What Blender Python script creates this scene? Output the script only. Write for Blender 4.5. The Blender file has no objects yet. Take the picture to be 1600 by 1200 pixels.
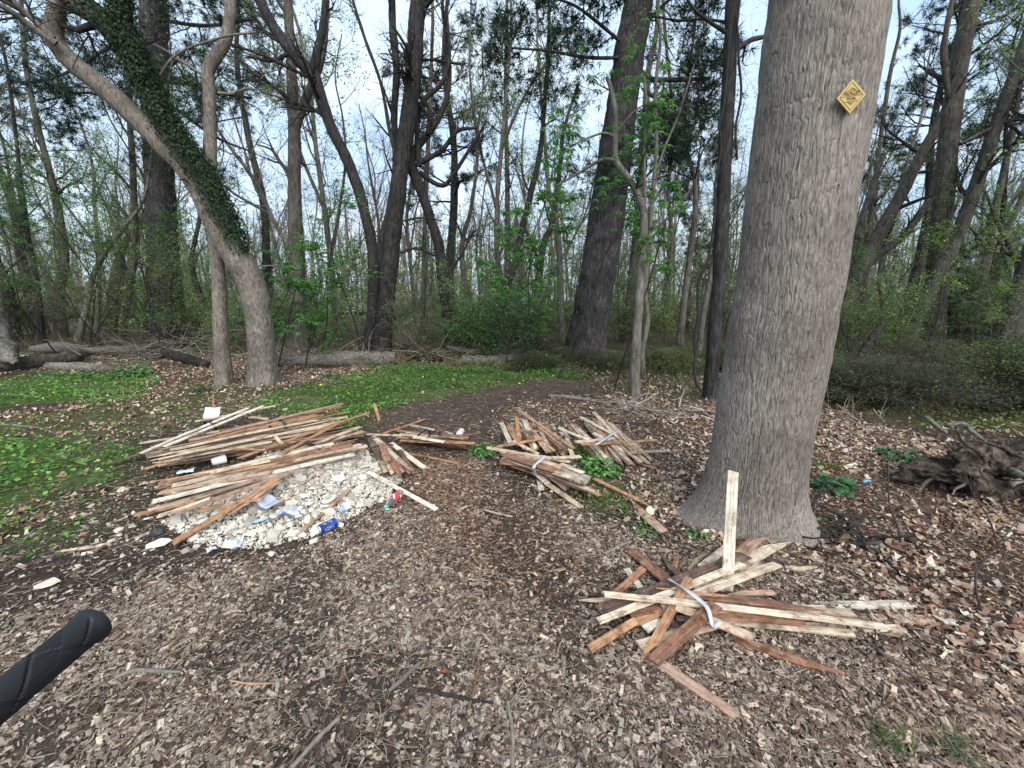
import bpy, math, random
import numpy as np
from mathutils import Vector, Matrix
PI = math.pi
rad = math.radians
scene = bpy.context.scene
COL = scene.collection

# ------------------------------------------------------------------ camera
F, PITCH, HC = 620.0, rad(12.0), 1.5
CP, SP = math.cos(PITCH), math.sin(PITCH)
cam_d = bpy.data.cameras.new('camera')
cam = bpy.data.objects.new('camera', cam_d); COL.objects.link(cam)
cam_d.sensor_fit = 'HORIZONTAL'; cam_d.sensor_width = 36.0
cam_d.lens = 36.0 * F / 1600.0
cam_d.clip_start = 0.02; cam_d.clip_end = 1000
cam.location = (0, 0, HC); cam.rotation_euler = (rad(90) - PITCH, 0, 0)
scene.camera = cam

# ------------------------------------------------------------------ world and sun
SUN_EL, SUN_AZ = rad(38), rad(165)
w = bpy.data.worlds.new('World'); scene.world = w; w.use_nodes = True
nt = w.node_tree; nt.nodes.clear()
wo = nt.nodes.new('ShaderNodeOutputWorld'); bg = nt.nodes.new('ShaderNodeBackground')
sky = nt.nodes.new('ShaderNodeTexSky'); sky.sky_type = 'NISHITA'; sky.sun_disc = False
sky.sun_elevation = SUN_EL; sky.sun_rotation = SUN_AZ; sky.air_density = 1.0; sky.dust_density = 1.5
tc = nt.nodes.new('ShaderNodeTexCoord'); mp = nt.nodes.new('ShaderNodeMapping'); mp.inputs['Scale'].default_value = (1.2, 1.2, 4)
nz = nt.nodes.new('ShaderNodeTexNoise'); nz.inputs['Scale'].default_value = 1.6; nz.inputs['Detail'].default_value = 5
cr = nt.nodes.new('ShaderNodeValToRGB'); cr.color_ramp.elements[0].position = .3; cr.color_ramp.elements[1].position = .72
cr.color_ramp.elements[0].color = (.40, .57, .77, 1); cr.color_ramp.elements[1].color = (.73, .83, .93, 1)
ml = nt.nodes.new('ShaderNodeMixRGB'); ml.blend_type = 'MULTIPLY'; ml.inputs[0].default_value = 1; ml.inputs[2].default_value = (9.0, 9.0, 9.0, 1)
mx = nt.nodes.new('ShaderNodeMixRGB'); mx.inputs[0].default_value = .85
L = nt.links.new
L(tc.outputs['Generated'], mp.inputs[0]); L(mp.outputs[0], nz.inputs['Vector']); L(nz.outputs['Fac'], cr.inputs[0])
L(cr.outputs[0], ml.inputs[1]); L(sky.outputs[0], mx.inputs[1]); L(ml.outputs[0], mx.inputs[2])
L(mx.outputs[0], bg.inputs['Color']); bg.inputs['Strength'].default_value = 0.066
L(bg.outputs[0], wo.inputs[0])
sd = bpy.data.lights.new('sun', 'SUN'); so = bpy.data.objects.new('sun', sd); COL.objects.link(so)
sd.energy = 1.5; sd.angle = rad(50); sd.color = (1, .96, .9)
so.rotation_euler = (rad(90) - SUN_EL, 0, rad(180) - SUN_AZ)
scene.view_settings.view_transform = 'Standard'; scene.view_settings.look = 'None'
scene.view_settings.exposure = 1.56; scene.view_settings.gamma = 1.0
scene.cycles.max_bounces = 8; scene.cycles.diffuse_bounces = 6; scene.cycles.glossy_bounces = 2
scene.cycles.transmission_bounces = 4; scene.cycles.transparent_max_bounces = 8
scene.cycles.use_denoising = True

# ------------------------------------------------------------------ pixel <-> world (photo pixels 1600x1200)
def ray(px, py):
    xc, yc = (px - 800) / F, (py - 600) / F
    return np.array([xc, CP - yc * SP, -SP - yc * CP])
def G(px, py, z=0.0):
    d = ray(px, py); t = (z - HC) / d[2]
    return np.array([d[0] * t, d[1] * t, z])
def P(px, py, Y):
    d = ray(px, py); t = Y / d[1]
    return np.array([d[0] * t, Y, HC + d[2] * t])
def wid(wpx, p):
    depth = p[1] * CP - (p[2] - HC) * SP
    return wpx / F * depth * math.cos(math.atan2(p[0], p[1]))
def lin(r, g, b):
    f = lambda u: (u / 255 / 12.92) if u / 255 <= .04045 else ((u / 255 + .055) / 1.055) ** 2.4
    return np.array([f(r), f(g), f(b)])

# ------------------------------------------------------------------ noise
def _h(ix, iy, iz, s):
    n = (ix * 374761393 + iy * 668265263 + iz * 2147483647 + s * 974634777) & 0xFFFFFFFF
    n = ((n ^ (n >> 13)) * 1274126177) & 0xFFFFFFFF
    n = ((n ^ (n >> 15)) * 2246822519) & 0xFFFFFFFF
    return ((n ^ (n >> 16)) & 0xFFFF) / 65535.0 * 2 - 1
def noise3(p, s=0):
    p = np.asarray(p, float); i = np.floor(p).astype(np.int64); f = p - i
    u = f * f * f * (f * (f * 6 - 15) + 10)
    x, y, z = i[..., 0], i[..., 1], i[..., 2]; a, b, c = u[..., 0], u[..., 1], u[..., 2]
    def l(t, m, n): return m + (n - m) * t
    return l(c, l(b, l(a, _h(x, y, z, s), _h(x+1, y, z, s)), l(a, _h(x, y+1, z, s), _h(x+1, y+1, z, s))),
                l(b, l(a, _h(x, y, z+1, s), _h(x+1, y, z+1, s)), l(a, _h(x, y+1, z+1, s), _h(x+1, y+1, z+1, s))))
def fbm(p, s=0, o=3):
    p = np.asarray(p, float); r = 0; a = 1.0
    for k in range(o):
        r = r + a * noise3(p * 2.03 ** k, s + k * 17); a *= .5
    return r
def xy3(x, y, z=0.0):
    x, y = np.broadcast_arrays(np.asarray(x, float), np.asarray(y, float))
    return np.stack([x, y, np.full(x.shape, z)], -1)

# ------------------------------------------------------------------ ground cover regions, as outlines on the ground
def poly(pts): return np.array([G(a, b)[:2] for a, b in pts])
def inside(pg, x, y):
    r = np.zeros(x.shape, bool); n = len(pg)
    for i in range(n):
        x1, y1 = pg[i]; x2, y2 = pg[(i + 1) % n]
        c = ((y1 > y) != (y2 > y))
        with np.errstate(divide='ignore', invalid='ignore'):
            r ^= c & (x < (x2 - x1) * (y - y1) / (y2 - y1 + 1e-12) + x1)
    return r
MULCH = poly([(-900, 1500), (-400, 1060), (-60, 985), (180, 930), (330, 892), (520, 838), (610, 800), (640, 740), (700, 715), (760, 720),
              (800, 770), (900, 815), (1010, 850), (1250, 880), (1420, 960), (1640, 1080), (2300, 1300), (2600, 2600), (-2600, 2600)])
PATH = poly([(600, 760), (555, 690), (575, 655), (640, 636), (740, 611), (840, 598), (930, 597), (900, 612), (815, 628), (775, 650), (755, 690), (760, 740), (800, 780), (640, 800)])
LITTER = [poly([(775, 652), (830, 626), (950, 622), (1100, 632), (1290, 640), (1400, 672), (1640, 720), (2200, 780), (2200, 1250), (1640, 1080), (1420, 970), (1260, 880), (1090, 850), (1000, 800), (1010, 740), (900, 700), (800, 690)]),
          poly([(-300, 640), (60, 640), (200, 600), (330, 570), (360, 600), (420, 640), (380, 650), (250, 665), (120, 690), (-300, 700)]),
          poly([(200, 575), (330, 556), (640, 560), (700, 575), (520, 596), (420, 605), (300, 600)])]
GREEN = [poly([(-300, 597), (60, 590), (150, 582), (240, 590), (235, 612), (180, 632), (100, 628), (-300, 660)]),
         poly([(-300, 690), (60, 690), (110, 678), (200, 692), (200, 712), (190, 740), (120, 762), (60, 770), (60, 800), (-300, 850)]),
         poly([(400, 645), (430, 610), (500, 600), (540, 590), (590, 575), (640, 568), (760, 572), (850, 585), (800, 602), (740, 608), (640, 632), (575, 652), (545, 690), (480, 660)]),
         poly([(760, 590), (900, 570), (1000, 556), (1120, 552), (1120, 620), (1000, 622), (930, 612), (930, 600)]),
         poly([(1275, 560), (1420, 560), (1700, 565), (1900, 640), (1700, 700), (1430, 665), (1290, 636)])]
THIN = [poly([(-300, 770), (150, 765), (215, 740), (190, 830), (60, 860), (-300, 960)]), poly([(430, 640), (250, 650), (260, 600), (420, 600)]), poly([(900, 700), (1010, 740), (1020, 800), (930, 800), (840, 740)]),
        poly([(-300, 660), (200, 632), (330, 600), (400, 640), (210, 690), (-300, 690)])]
MOUND = poly([(250, 832), (300, 850), (400, 856), (480, 846), (540, 822), (600, 790), (622, 745), (590, 712), (520, 690), (430, 700), (330, 770)])
MC = MOUND.mean(0)
def jig(x, y, a=.18):
    n1 = noise3(xy3(x * 2.1, y * 2.1, 3.3), 5) + .5 * noise3(xy3(x * 6, y * 6, 1.3), 6)
    n2 = noise3(xy3(x * 2.1, y * 2.1, 9.3), 7) + .5 * noise3(xy3(x * 6, y * 6, 7.3), 8)
    return x + a * n1, y + a * n2
def cover(x, y):
    """weights mulch, litter, green, thin green; the rest is dark soil"""
    x = np.asarray(x, float); y = np.asarray(y, float)
    jx, jy = jig(x, y)
    m = inside(MULCH, jx, jy) | (y < .5)
    p = inside(PATH, jx, jy)
    l = np.zeros(x.shape, bool); g = l.copy(); t = l.copy()
    for q in LITTER: l |= inside(q, jx, jy)
    for q in GREEN: g |= inside(q, jx, jy)
    for q in THIN: t |= inside(q, jx, jy)
    far = (y > 8.2) & ~p & ~g
    wood = far
    l = l & ~p & ~m; g = g & ~p; 
    return m, p, l, g, t & ~p, wood
def hgt(x, y):
    x = np.asarray(x, float); y = np.asarray(y, float)
    z = .022 * noise3(xy3(x * 1.3, y * 1.3), 1) + .01 * noise3(xy3(x * 4, y * 4), 2)
    d = np.sqrt(((x - MC[0]) / .85) ** 2 + ((y - MC[1]) / .55) ** 2)
    z = z + .13 * np.exp(-d ** 2 * 1.4)
    z = z + .12 * np.clip((y - 12) / 12, 0, 3) * noise3(xy3(x * .12, y * .12), 3)
    return z
def GH(px, py, dz=0.0):
    p = G(px, py)
    for _ in range(3): p = G(px, py, float(hgt(p[0], p[1])) + dz)
    return p

# ------------------------------------------------------------------ mesh building
class MB:
    def __init__(s): s.V = []; s.Q = []; s.T = []; s.C = []; s.n = 0
    def add(s, V, Q=None, T=None, C=None):
        V = np.asarray(V, float).reshape(-1, 3); s.V.append(V)
        if Q is not None and len(Q): s.Q.append(np.asarray(Q, np.int64).reshape(-1, 4) + s.n)
        if T is not None and len(T): s.T.append(np.asarray(T, np.int64).reshape(-1, 3) + s.n)
        if C is None: C = (1, 1, 1)
        C = np.asarray(C, float)
        s.C.append(np.broadcast_to(C, (len(V), 3)) if C.ndim == 1 else C)
        s.n += len(V)
def link(name, me, parent=None, smooth=True):
    o = bpy.data.objects.new(name, me); COL.objects.link(o)
    if parent is not None: o.parent = parent
    return o
def obj(name, mb, mat, parent=None, smooth=True, origin=None):
    V = np.concatenate(mb.V) if mb.V else np.zeros((0, 3))
    off = np.zeros(3)
    if parent is not None:
        q = parent
        while q is not None: off = off + np.array(q.location); q = q.parent
    if origin is not None: off = np.asarray(origin, float)
    V = V - off
    Q = np.concatenate(mb.Q) if mb.Q else np.zeros((0, 4), np.int64)
    T = np.concatenate(mb.T) if mb.T else np.zeros((0, 3), np.int64)
    me = bpy.data.meshes.new(name)
    me.vertices.add(len(V)); me.vertices.foreach_set('co', V.astype(np.float32).ravel())
    nl = Q.size + T.size; me.loops.add(nl)
    me.loops.foreach_set('vertex_index', np.concatenate([Q.ravel(), T.ravel()]).astype(np.int32))
    st = np.concatenate([np.arange(len(Q)) * 4, Q.size + np.arange(len(T)) * 3]).astype(np.int32)
    me.polygons.add(len(st)); me.polygons.foreach_set('loop_start', st)
    me.polygons.foreach_set('use_smooth', np.full(len(st), smooth))
    C = np.concatenate([np.asarray(c) for c in mb.C]) if mb.C else np.zeros((0, 3))
    at = me.color_attributes.new('col', 'FLOAT_COLOR', 'POINT')
    at.data.foreach_set('color', np.concatenate([C, np.ones((len(C), 1))], 1).astype(np.float32).ravel())
    me.update(calc_edges=True); me.validate()
    if mat: me.materials.append(mat)
    o = link(name, me, parent)
    if origin is not None: o.location = origin
    return o
def tag(o, label, cat, group=None, kind=None):
    if label: o['label'] = label
    if cat: o['category'] = cat
    if group: o['group'] = group
    if kind: o['kind'] = kind
    return o
def empty(name, loc, label=None, cat=None, group=None, kind=None):
    o = bpy.data.objects.new(name, None); COL.objects.link(o); o.location = tuple(loc); o.empty_display_size = .1
    return tag(o, label, cat, group, kind)
def copy_tree(o, parent=None):
    c = o.copy(); COL.objects.link(c)
    if parent is not None: c.parent = parent
    for ch in [k for k in o.children]: copy_tree(ch, c)
    return c

def sweep(mb, Pt, R, k=4, col=(1, 1, 1), cap=False):
    """Pt (N,n,3), R (N,n): N tubes"""
    Pt = np.asarray(Pt, float); R = np.asarray(R, float)
    if Pt.ndim == 2: Pt = Pt[None]; R = R[None]
    N, n, _ = Pt.shape
    if N == 0: return
    T = np.gradient(Pt, axis=1); T /= (np.linalg.norm(T, axis=2, keepdims=True) + 1e-9)
    d = Pt[:, -1] - Pt[:, 0]; d /= (np.linalg.norm(d, axis=1, keepdims=True) + 1e-9)
    ref = np.where((np.abs(d[:, 2:3]) > .8), np.array([[1., 0, 0]]), np.array([[0, 0, 1.]]))
    ref = np.broadcast_to(ref[:, None], T.shape)
    A = np.cross(T, ref); A /= (np.linalg.norm(A, axis=2, keepdims=True) + 1e-9)
    B = np.cross(T, A)
    th = np.arange(k) * 2 * PI / k
    V = Pt[:, :, None] + R[:, :, None, None] * (np.cos(th)[None, None, :, None] * A[:, :, None] + np.sin(th)[None, None, :, None] * B[:, :, None])
    base = (np.arange(N) * n * k)[:, None, None] + (np.arange(n - 1) * k)[None, :, None]
    j = np.arange(k)[None, None, :]; j2 = (j + 1) % k
    Q = np.stack([base + j, base + j2, base + k + j2, base + k + j], -1).reshape(-1, 4)
    Tt = None
    if cap and k >= 4:
        V0 = V.reshape(N, n * k, 3)
        fan = []
        for s in range(N):
            for e in (0, n - 1):
                o = s * n * k + e * k
                for q in range(1, k - 1):
                    fan.append((o, o + q, o + q + 1) if e else (o, o + q + 1, o + q))
        Tt = np.array(fan)
    C = col
    if np.asarray(col).ndim == 2: C = np.repeat(np.asarray(col), n * k, axis=0)
    mb.add(V.reshape(-1, 3), Q, Tt, C)
def catmull(pts, n):
    pts = np.asarray(pts, float); m = len(pts)
    e = np.vstack([2 * pts[0] - pts[1], pts, 2 * pts[-1] - pts[-2]])
    seg = np.linalg.norm(np.diff(pts[:, :3], axis=0), axis=1); cum = np.r_[0, np.cumsum(seg)] / seg.sum()
    u = np.linspace(0, 1, n); i = np.clip(np.searchsorted(cum, u, 'right') - 1, 0, m - 2)
    t = ((u - cum[i]) / (cum[i + 1] - cum[i] + 1e-12))[:, None]
    a, b, c, d = e[i], e[i + 1], e[i + 2], e[i + 3]
    return .5 * (2 * b + (c - a) * t + (2 * a - 5 * b + 4 * c - d) * t ** 2 + (3 * b - a - 3 * c + d) * t ** 3)
def unit(v): return v / (np.linalg.norm(v, axis=-1, keepdims=True) + 1e-9)
def spawn(rng, Pt, R, k, t0, t1, ln, ang, n=4, up=.1, wob=.2, rr=.5, tip=.15, rmin=.0015, flat=0):
    """k children per parent polyline; returns arrays of N*k polylines"""
    N, m, _ = Pt.shape
    t = rng.uniform(t0, t1, (N, k)) * (m - 1); i = np.clip(t.astype(int), 0, m - 2); f = (t - i)[..., None]
    I = np.arange(N)[:, None]
    a, b = Pt[I, i], Pt[I, i + 1]; p = a + (b - a) * f; tan = unit(b - a)
    r0 = (R[I, i] * (1 - f[..., 0]) + R[I, i + 1] * f[..., 0])
    rv = rng.normal(size=tan.shape); rv[..., 2] *= (1 - flat); perp = unit(rv - (rv * tan).sum(-1, keepdims=True) * tan)
    an = rng.normal(ang, .2, (N, k, 1)); d = unit(tan * np.cos(an) + perp * np.sin(an))
    if callable(ln): Lg = ln(N, k)
    else: Lg = rng.uniform(ln[0], ln[1], (N, k)) * (1 - .45 * (t / (m - 1)))
    p = p.reshape(-1, 3); d = d.reshape(-1, 3); Lg = Lg.reshape(-1, 1)
    out = [p]
    for q in range(n - 1):
        d = unit(d + wob * rng.normal(size=d.shape) + np.array([0, 0, up])); p = p + d * Lg / (n - 1); out.append(p)
    O = np.stack(out, 1); r = np.maximum(r0.reshape(-1, 1) * rr, rmin)
    RR = np.maximum(r * np.linspace(1, tip, n)[None], rmin * .7)
    return O, RR

def rotz(yaw, tx, ty):
    cy, sy, cx, sx, cz, sz = np.cos(yaw), np.sin(yaw), np.cos(tx), np.sin(tx), np.cos(ty), np.sin(ty)
    o, z = np.ones_like(cy), np.zeros_like(cy)
    Rz = np.stack([np.stack([cy, -sy, z], -1), np.stack([sy, cy, z], -1), np.stack([z, z, o], -1)], -2)
    Rx = np.stack([np.stack([o, z, z], -1), np.stack([z, cx, -sx], -1), np.stack([z, sx, cx], -1)], -2)
    Ry = np.stack([np.stack([cz, z, sz], -1), np.stack([z, o, z], -1), np.stack([-sz, z, cz], -1)], -2)
    return Rz @ Rx @ Ry
def scatter(mb, tmpl, pos, R, S, col):
    """tmpl list of (V, Q, T); instances split among templates"""
    N = len(pos); which = np.arange(N) % len(tmpl)
    for k, (V, Q, T) in enumerate(tmpl):
        s = which == k; n = int(s.sum())
        if not n: continue
        V = np.asarray(V, float); X = V[None] * S[s][:, None, :]
        X = np.einsum('nij,nvj->nvi', R[s], X) + pos[s][:, None, :]
        m = len(V); off = (np.arange(n) * m)[:, None, None]
        q = (np.asarray(Q)[None] + off).reshape(-1, 4) if Q is not None and len(Q) else None
        t = (np.asarray(T)[None] + off).reshape(-1, 3) if T is not None and len(T) else None
        mb.add(X.reshape(-1, 3), q, t, np.repeat(col[s], m, axis=0))
def frames(d, nrm):
    x = unit(d); y = unit(np.cross(nrm, x)); z = np.cross(x, y)
    return np.stack([x, y, z], -1)
LEAF = [(np.array([(0, 0, 0), (.45, .5, .07), (1, 0, -.06), (.45, -.5, .07), (.5, 0, 0)]), [(0, 4, 2, 1), (0, 3, 2, 4)], None)]
LEAFQ = [(np.array([(0, 0, 0), (.4, .5, 0), (1, 0, 0), (.4, -.5, 0)]), [(0, 3, 2, 1)], None)]
def lobed(seed, curl):
    r = random.Random(seed); V = [(0, 0, 0)]
    nl = 12
    for i in range(nl):
        a = 2 * PI * i / nl; rr = (.5 if i % 2 else .40) * (1 - .3 * abs(math.sin(a))) * r.uniform(.78, 1.15)
        x, y = rr * math.cos(a), rr * math.sin(a) * .85
        V.append((x, y, curl * (x * x * 1.7 - y * y * 1.2) + r.uniform(-.09, .09)))
    return (np.array(V), None, [(0, 1 + i, 1 + (i + 1) % nl) for i in range(nl)])
OAK = [lobed(1, .9), lobed(2, -.7), lobed(3, .4), lobed(4, 1.3)]
def needle_tmpl(seed, n=9, w=.035):
    r = random.Random(seed); V = []; T = []
    for i in range(n):
        a, b = r.uniform(0, 2 * PI), r.uniform(.15, 1.25)
        d = np.array([math.cos(b), math.sin(b) * math.cos(a), math.sin(b) * math.sin(a)]); s = unit(np.cross(d, [r.random(), r.random(), 1.])) * w
        k = len(V); V += [s * -1, s, d * r.uniform(.7, 1.05)]; T.append((k, k + 1, k + 2))
    return (np.array(V), None, T)
NEEDLE = [needle_tmpl(i) for i in range(4)]

# ------------------------------------------------------------------ materials
MATS = {}
def nodes(name):
    m = bpy.data.materials.new(name); m.use_nodes = True; t = m.node_tree
    b = t.nodes['Principled BSDF']; MATS[name] = m
    return m, t, b
def N_(t, typ, **kw):
    n = t.nodes.new(typ)
    for k, v in kw.items():
        if k in n.inputs: n.inputs[k].default_value = v
        else: setattr(n, k, v)
    return n
def ramp(t, stops):
    r = t.nodes.new('ShaderNodeValToRGB'); e = r.color_ramp.elements
    while len(e) < len(stops): e.new(.5)
    for q, (p, c) in zip(e, stops): q.position = p; q.color = (c[0], c[1], c[2], 1)
    return r
def bark(name, c0, c1, c2, sx=30, sz=5, bump=.6, rough=.9):
    m, t, b = nodes(name); Lk = t.links.new
    tc = N_(t, 'ShaderNodeTexCoord'); mp = N_(t, 'ShaderNodeMapping'); mp.inputs['Scale'].default_value = (sx, sx, sz)
    n1 = N_(t, 'ShaderNodeTexNoise', Scale=1.0, Detail=6.0, Roughness=.65, Distortion=.6)
    n2 = N_(t, 'ShaderNodeTexNoise', Scale=2.2, Detail=3.0)
    r1 = ramp(t, [(.32, c0), (.5, c1), (.7, c2)])
    mxx = N_(t, 'ShaderNodeMixRGB', blend_type='MULTIPLY'); mxx.inputs[0].default_value = .8
    r2 = ramp(t, [(.35, (.62, .6, .58)), (.65, (1.15, 1.15, 1.12))])
    Lk(tc.outputs['Object'], mp.inputs[0]); Lk(mp.outputs[0], n1.inputs['Vector']); Lk(tc.outputs['Object'], n2.inputs['Vector'])
    Lk(n1.outputs['Fac'], r1.inputs[0]); Lk(n2.outputs['Fac'], r2.inputs[0]); Lk(r1.outputs[0], mxx.inputs[1]); Lk(r2.outputs[0], mxx.inputs[2])
    Lk(mxx.outputs[0], b.inputs['Base Color']); b.inputs['Roughness'].default_value = rough; b.inputs['Specular IOR Level'].default_value = .25
    bp = N_(t, 'ShaderNodeBump', Strength=bump, Distance=.02); Lk(n1.outputs['Fac'], bp.inputs['Height']); Lk(bp.outputs[0], b.inputs['Normal'])
    return m
def vcol(name, rough=.85, nscale=60, namt=.35, trans=0, bump=0, stretch=None, spec=.25):
    """colour from the mesh's own colour attribute, broken up by fine noise"""
    m, t, b = nodes(name); Lk = t.links.new
    at = N_(t, 'ShaderNodeAttribute', attribute_name='col'); tc = N_(t, 'ShaderNodeTexCoord')
    nz = N_(t, 'ShaderNodeTexNoise', Scale=float(nscale), Detail=3.0)
    src = tc.outputs['Object']
    if stretch:
        mp = N_(t, 'ShaderNodeMapping'); mp.inputs['Scale'].default_value = stretch; Lk(src, mp.inputs[0]); src = mp.outputs[0]
    Lk(src, nz.inputs['Vector'])
    r = ramp(t, [(.3, (1 - namt,) * 3), (.7, (1 + namt,) * 3)]); Lk(nz.outputs['Fac'], r.inputs[0])
    mm = N_(t, 'ShaderNodeMixRGB', blend_type='MULTIPLY'); mm.inputs[0].default_value = 1
    Lk(at.outputs['Color'], mm.inputs[1]); Lk(r.outputs[0], mm.inputs[2]); Lk(mm.outputs[0], b.inputs['Base Color'])
    b.inputs['Roughness'].default_value = rough; b.inputs['Specular IOR Level'].default_value = spec
    if bump:
        bp = N_(t, 'ShaderNodeBump', Strength=bump, Distance=.003); Lk(nz.outputs['Fac'], bp.inputs['Height']); Lk(bp.outputs[0], b.inputs['Normal'])
    if trans:
        tr = N_(t, 'ShaderNodeBsdfTranslucent'); ms = N_(t, 'ShaderNodeMixShader'); ms.inputs[0].default_value = trans
        Lk(mm.outputs[0], tr.inputs['Color']); Lk(b.outputs[0], ms.inputs[1]); Lk(tr.outputs[0], ms.inputs[2])
        Lk(ms.outputs[0], t.nodes['Material Output'].inputs['Surface'])
    return m
def plain(name, c, rough=.5, metal=0, spec=.5, trans=0):
    m, t, b = nodes(name)
    nz = N_(t, 'ShaderNodeTexNoise', Scale=40.0, Detail=4.0); r = ramp(t, [(.3, np.array(c) * .8), (.7, np.array(c) * 1.1)])
    t.links.new(nz.outputs['Fac'], r.inputs[0]); t.links.new(r.outputs[0], b.inputs['Base Color'])
    b.inputs['Roughness'].default_value = rough; b.inputs['Metallic'].default_value = metal; b.inputs['Specular IOR Level'].default_value = spec
    if trans: b.inputs['Transmission Weight'].default_value = trans; b.inputs['IOR'].default_value = 1.3
    return m
M_dark = bark('dark_bark', (.008, .0075, .0075), (.03, .028, .028), (.07, .066, .064), 22, 5)
M_pine = bark('pine_bark', (.010, .009, .010), (.042, .038, .039), (.095, .088, .088), 26, 5, .8)
M_grey = bark('grey_bark', (.06, .052, .045), (.165, .145, .125), (.27, .24, .21), 34, 12, .45)
M_mid = bark('mid_bark', (.03, .027, .024), (.09, .08, .07), (.16, .145, .125), 20, 5)
M_pale = bark('pale_bark', (.06, .055, .05), (.15, .137, .12), (.24, .22, .19), 18, 6, .4)
M_big = bark('furrowed_bark', (.09, .077, .068), (.225, .198, .175), (.36, .325, .29), 100, 16, .8)
M_far = bark('woodland_bark', (.06, .053, .048), (.16, .145, .13), (.26, .24, .215), 20, 6, .4)
M_log = bark('weathered_wood', (.035, .03, .027), (.15, .135, .12), (.30, .28, .25), 30, 30, .6)
M_root = bark('root_wood', (.018, .013, .010), (.07, .052, .04), (.19, .155, .12), 24, 24, .9)
M_rot = bark('rotten_wood', (.006, .005, .004), (.025, .02, .017), (.07, .055, .045), 18, 18, .9)
M_twig = vcol('twig', .9, 30, .3)
M_leaf = vcol('green_leaf', .6, 25, .25, trans=.5)
M_ground_leaf = vcol('ground_leaf', .6, 40, .25, trans=.25)
M_needle = vcol('pine_needle', .7, 20, .3)
M_litter = vcol('dead_leaf', .8, 90, .3, trans=.12)
M_chip = vcol('wood_chip', .9, 120, .35, bump=.3)
M_stone = vcol('plaster_stone', .9, 50, .12, bump=.3)
M_lath = vcol('lath_wood', .85, 1.0, .42, bump=.5, stretch=(6, 160, 90))
def lath_dirt():
    t = M_lath.node_tree; Lk = t.links.new; b = t.nodes['Principled BSDF']; src = b.inputs['Base Color'].links[0].from_socket
    tc = N_(t, 'ShaderNodeTexCoord'); oi = N_(t, 'ShaderNodeObjectInfo'); ad = N_(t, 'ShaderNodeVectorMath', operation='ADD')
    Lk(tc.outputs['Object'], ad.inputs[0]); Lk(oi.outputs['Random'], ad.inputs[1])
    n = N_(t, 'ShaderNodeTexNoise', Scale=16.0, Detail=6.0, Roughness=.7); Lk(ad.outputs[0], n.inputs['Vector'])
    r = ramp(t, [(.36, (.42, .36, .31)), (.5, (.85, .82, .78)), (.62, (1, 1, 1))]); Lk(n.outputs['Fac'], r.inputs[0])
    m = N_(t, 'ShaderNodeMixRGB', blend_type='MULTIPLY'); m.inputs[0].default_value = 1; Lk(src, m.inputs[1]); Lk(r.outputs[0], m.inputs[2])
    n2 = N_(t, 'ShaderNodeTexNoise', Scale=34.0, Detail=5.0, Roughness=.75); Lk(ad.outputs[0], n2.inputs['Vector'])
    r2 = ramp(t, [(.60, (0, 0, 0)), (.70, (.6, .6, .6))]); Lk(n2.outputs['Fac'], r2.inputs[0])
    m2 = N_(t, 'ShaderNodeMixRGB'); m2.inputs[2].default_value = (.5, .46, .4, 1); Lk(r2.outputs[0], m2.inputs[0]); Lk(m.outputs[0], m2.inputs[1]); Lk(m2.outputs[0], b.inputs['Base Color'])
lath_dirt()
def ground_mat():
    m, t, b = nodes('forest_floor'); Lk = t.links.new
    at = N_(t, 'ShaderNodeAttribute', attribute_name='col'); tc = N_(t, 'ShaderNodeTexCoord')
    n1 = N_(t, 'ShaderNodeTexNoise', Scale=9.0, Detail=8.0, Roughness=.7); n2 = N_(t, 'ShaderNodeTexVoronoi', Scale=55.0)
    n3 = N_(t, 'ShaderNodeTexNoise', Scale=70.0, Detail=5.0, Roughness=.7)
    for n in (n1, n2, n3): Lk(tc.outputs['Object'], n.inputs['Vector'])
    r = ramp(t, [(.3, (.5, .5, .5)), (.7, (1.5, 1.45, 1.4))]); Lk(n1.outputs['Fac'], r.inputs[0])
    r3 = ramp(t, [(.35, (.45, .43, .42)), (.65, (1.6, 1.6, 1.6))]); Lk(n3.outputs['Fac'], r3.inputs[0])
    a = N_(t, 'ShaderNodeMixRGB', blend_type='MULTIPLY'); a.inputs[0].default_value = 1; c = N_(t, 'ShaderNodeMixRGB', blend_type='MULTIPLY'); c.inputs[0].default_value = 1
    Lk(at.outputs['Color'], a.inputs[1]); Lk(r.outputs[0], a.inputs[2]); Lk(a.outputs[0], c.inputs[1]); Lk(r3.outputs[0], c.inputs[2])
    Lk(c.outputs[0], b.inputs['Base Color']); b.inputs['Roughness'].default_value = .95; b.inputs['Specular IOR Level'].default_value = .15
    bp = N_(t, 'ShaderNodeBump', Strength=.9, Distance=.02); Lk(n3.outputs['Fac'], bp.inputs['Height']); Lk(bp.outputs[0], b.inputs['Normal'])
    return m
M_ground = ground_mat()

# ------------------------------------------------------------------ ground sheet
def axis(a, b, st, far, side):
    core = np.arange(a, b, st); e = [b]; s = st
    while e[-1] < far: s *= 1.18; e.append(e[-1] + s)
    hi = np.array(e); lo = np.array([])
    if side:
        e = [a]; s = st
        while e[-1] > -far: s *= 1.18; e.append(e[-1] - s)
        lo = np.array(e[1:])[::-1]
    return np.r_[lo, core, hi]
gx = axis(-8, 8, .045, 220, True); gy = axis(-3, 12, .045, 220, False); gy = np.r_[-60, -20, -8, gy]
X, Y = np.meshgrid(gx, gy); m, p, l, g, t, wd = cover(X, Y)
cM, cS, cL, cG, cW, cP = np.array([.08, .06, .05]), np.array([.050, .038, .031]), np.array([.085, .055, .04]), np.array([.07, .11, .03]), np.array([.09, .08, .05]), np.array([.075, .058, .047])
C = np.where(m[..., None], cM, cS)
C = np.where(wd[..., None], cW, C); C = np.where(l[..., None], cL, C); C = np.where((t & ~m)[..., None], C * .6 + cG * .4, C)
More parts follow.
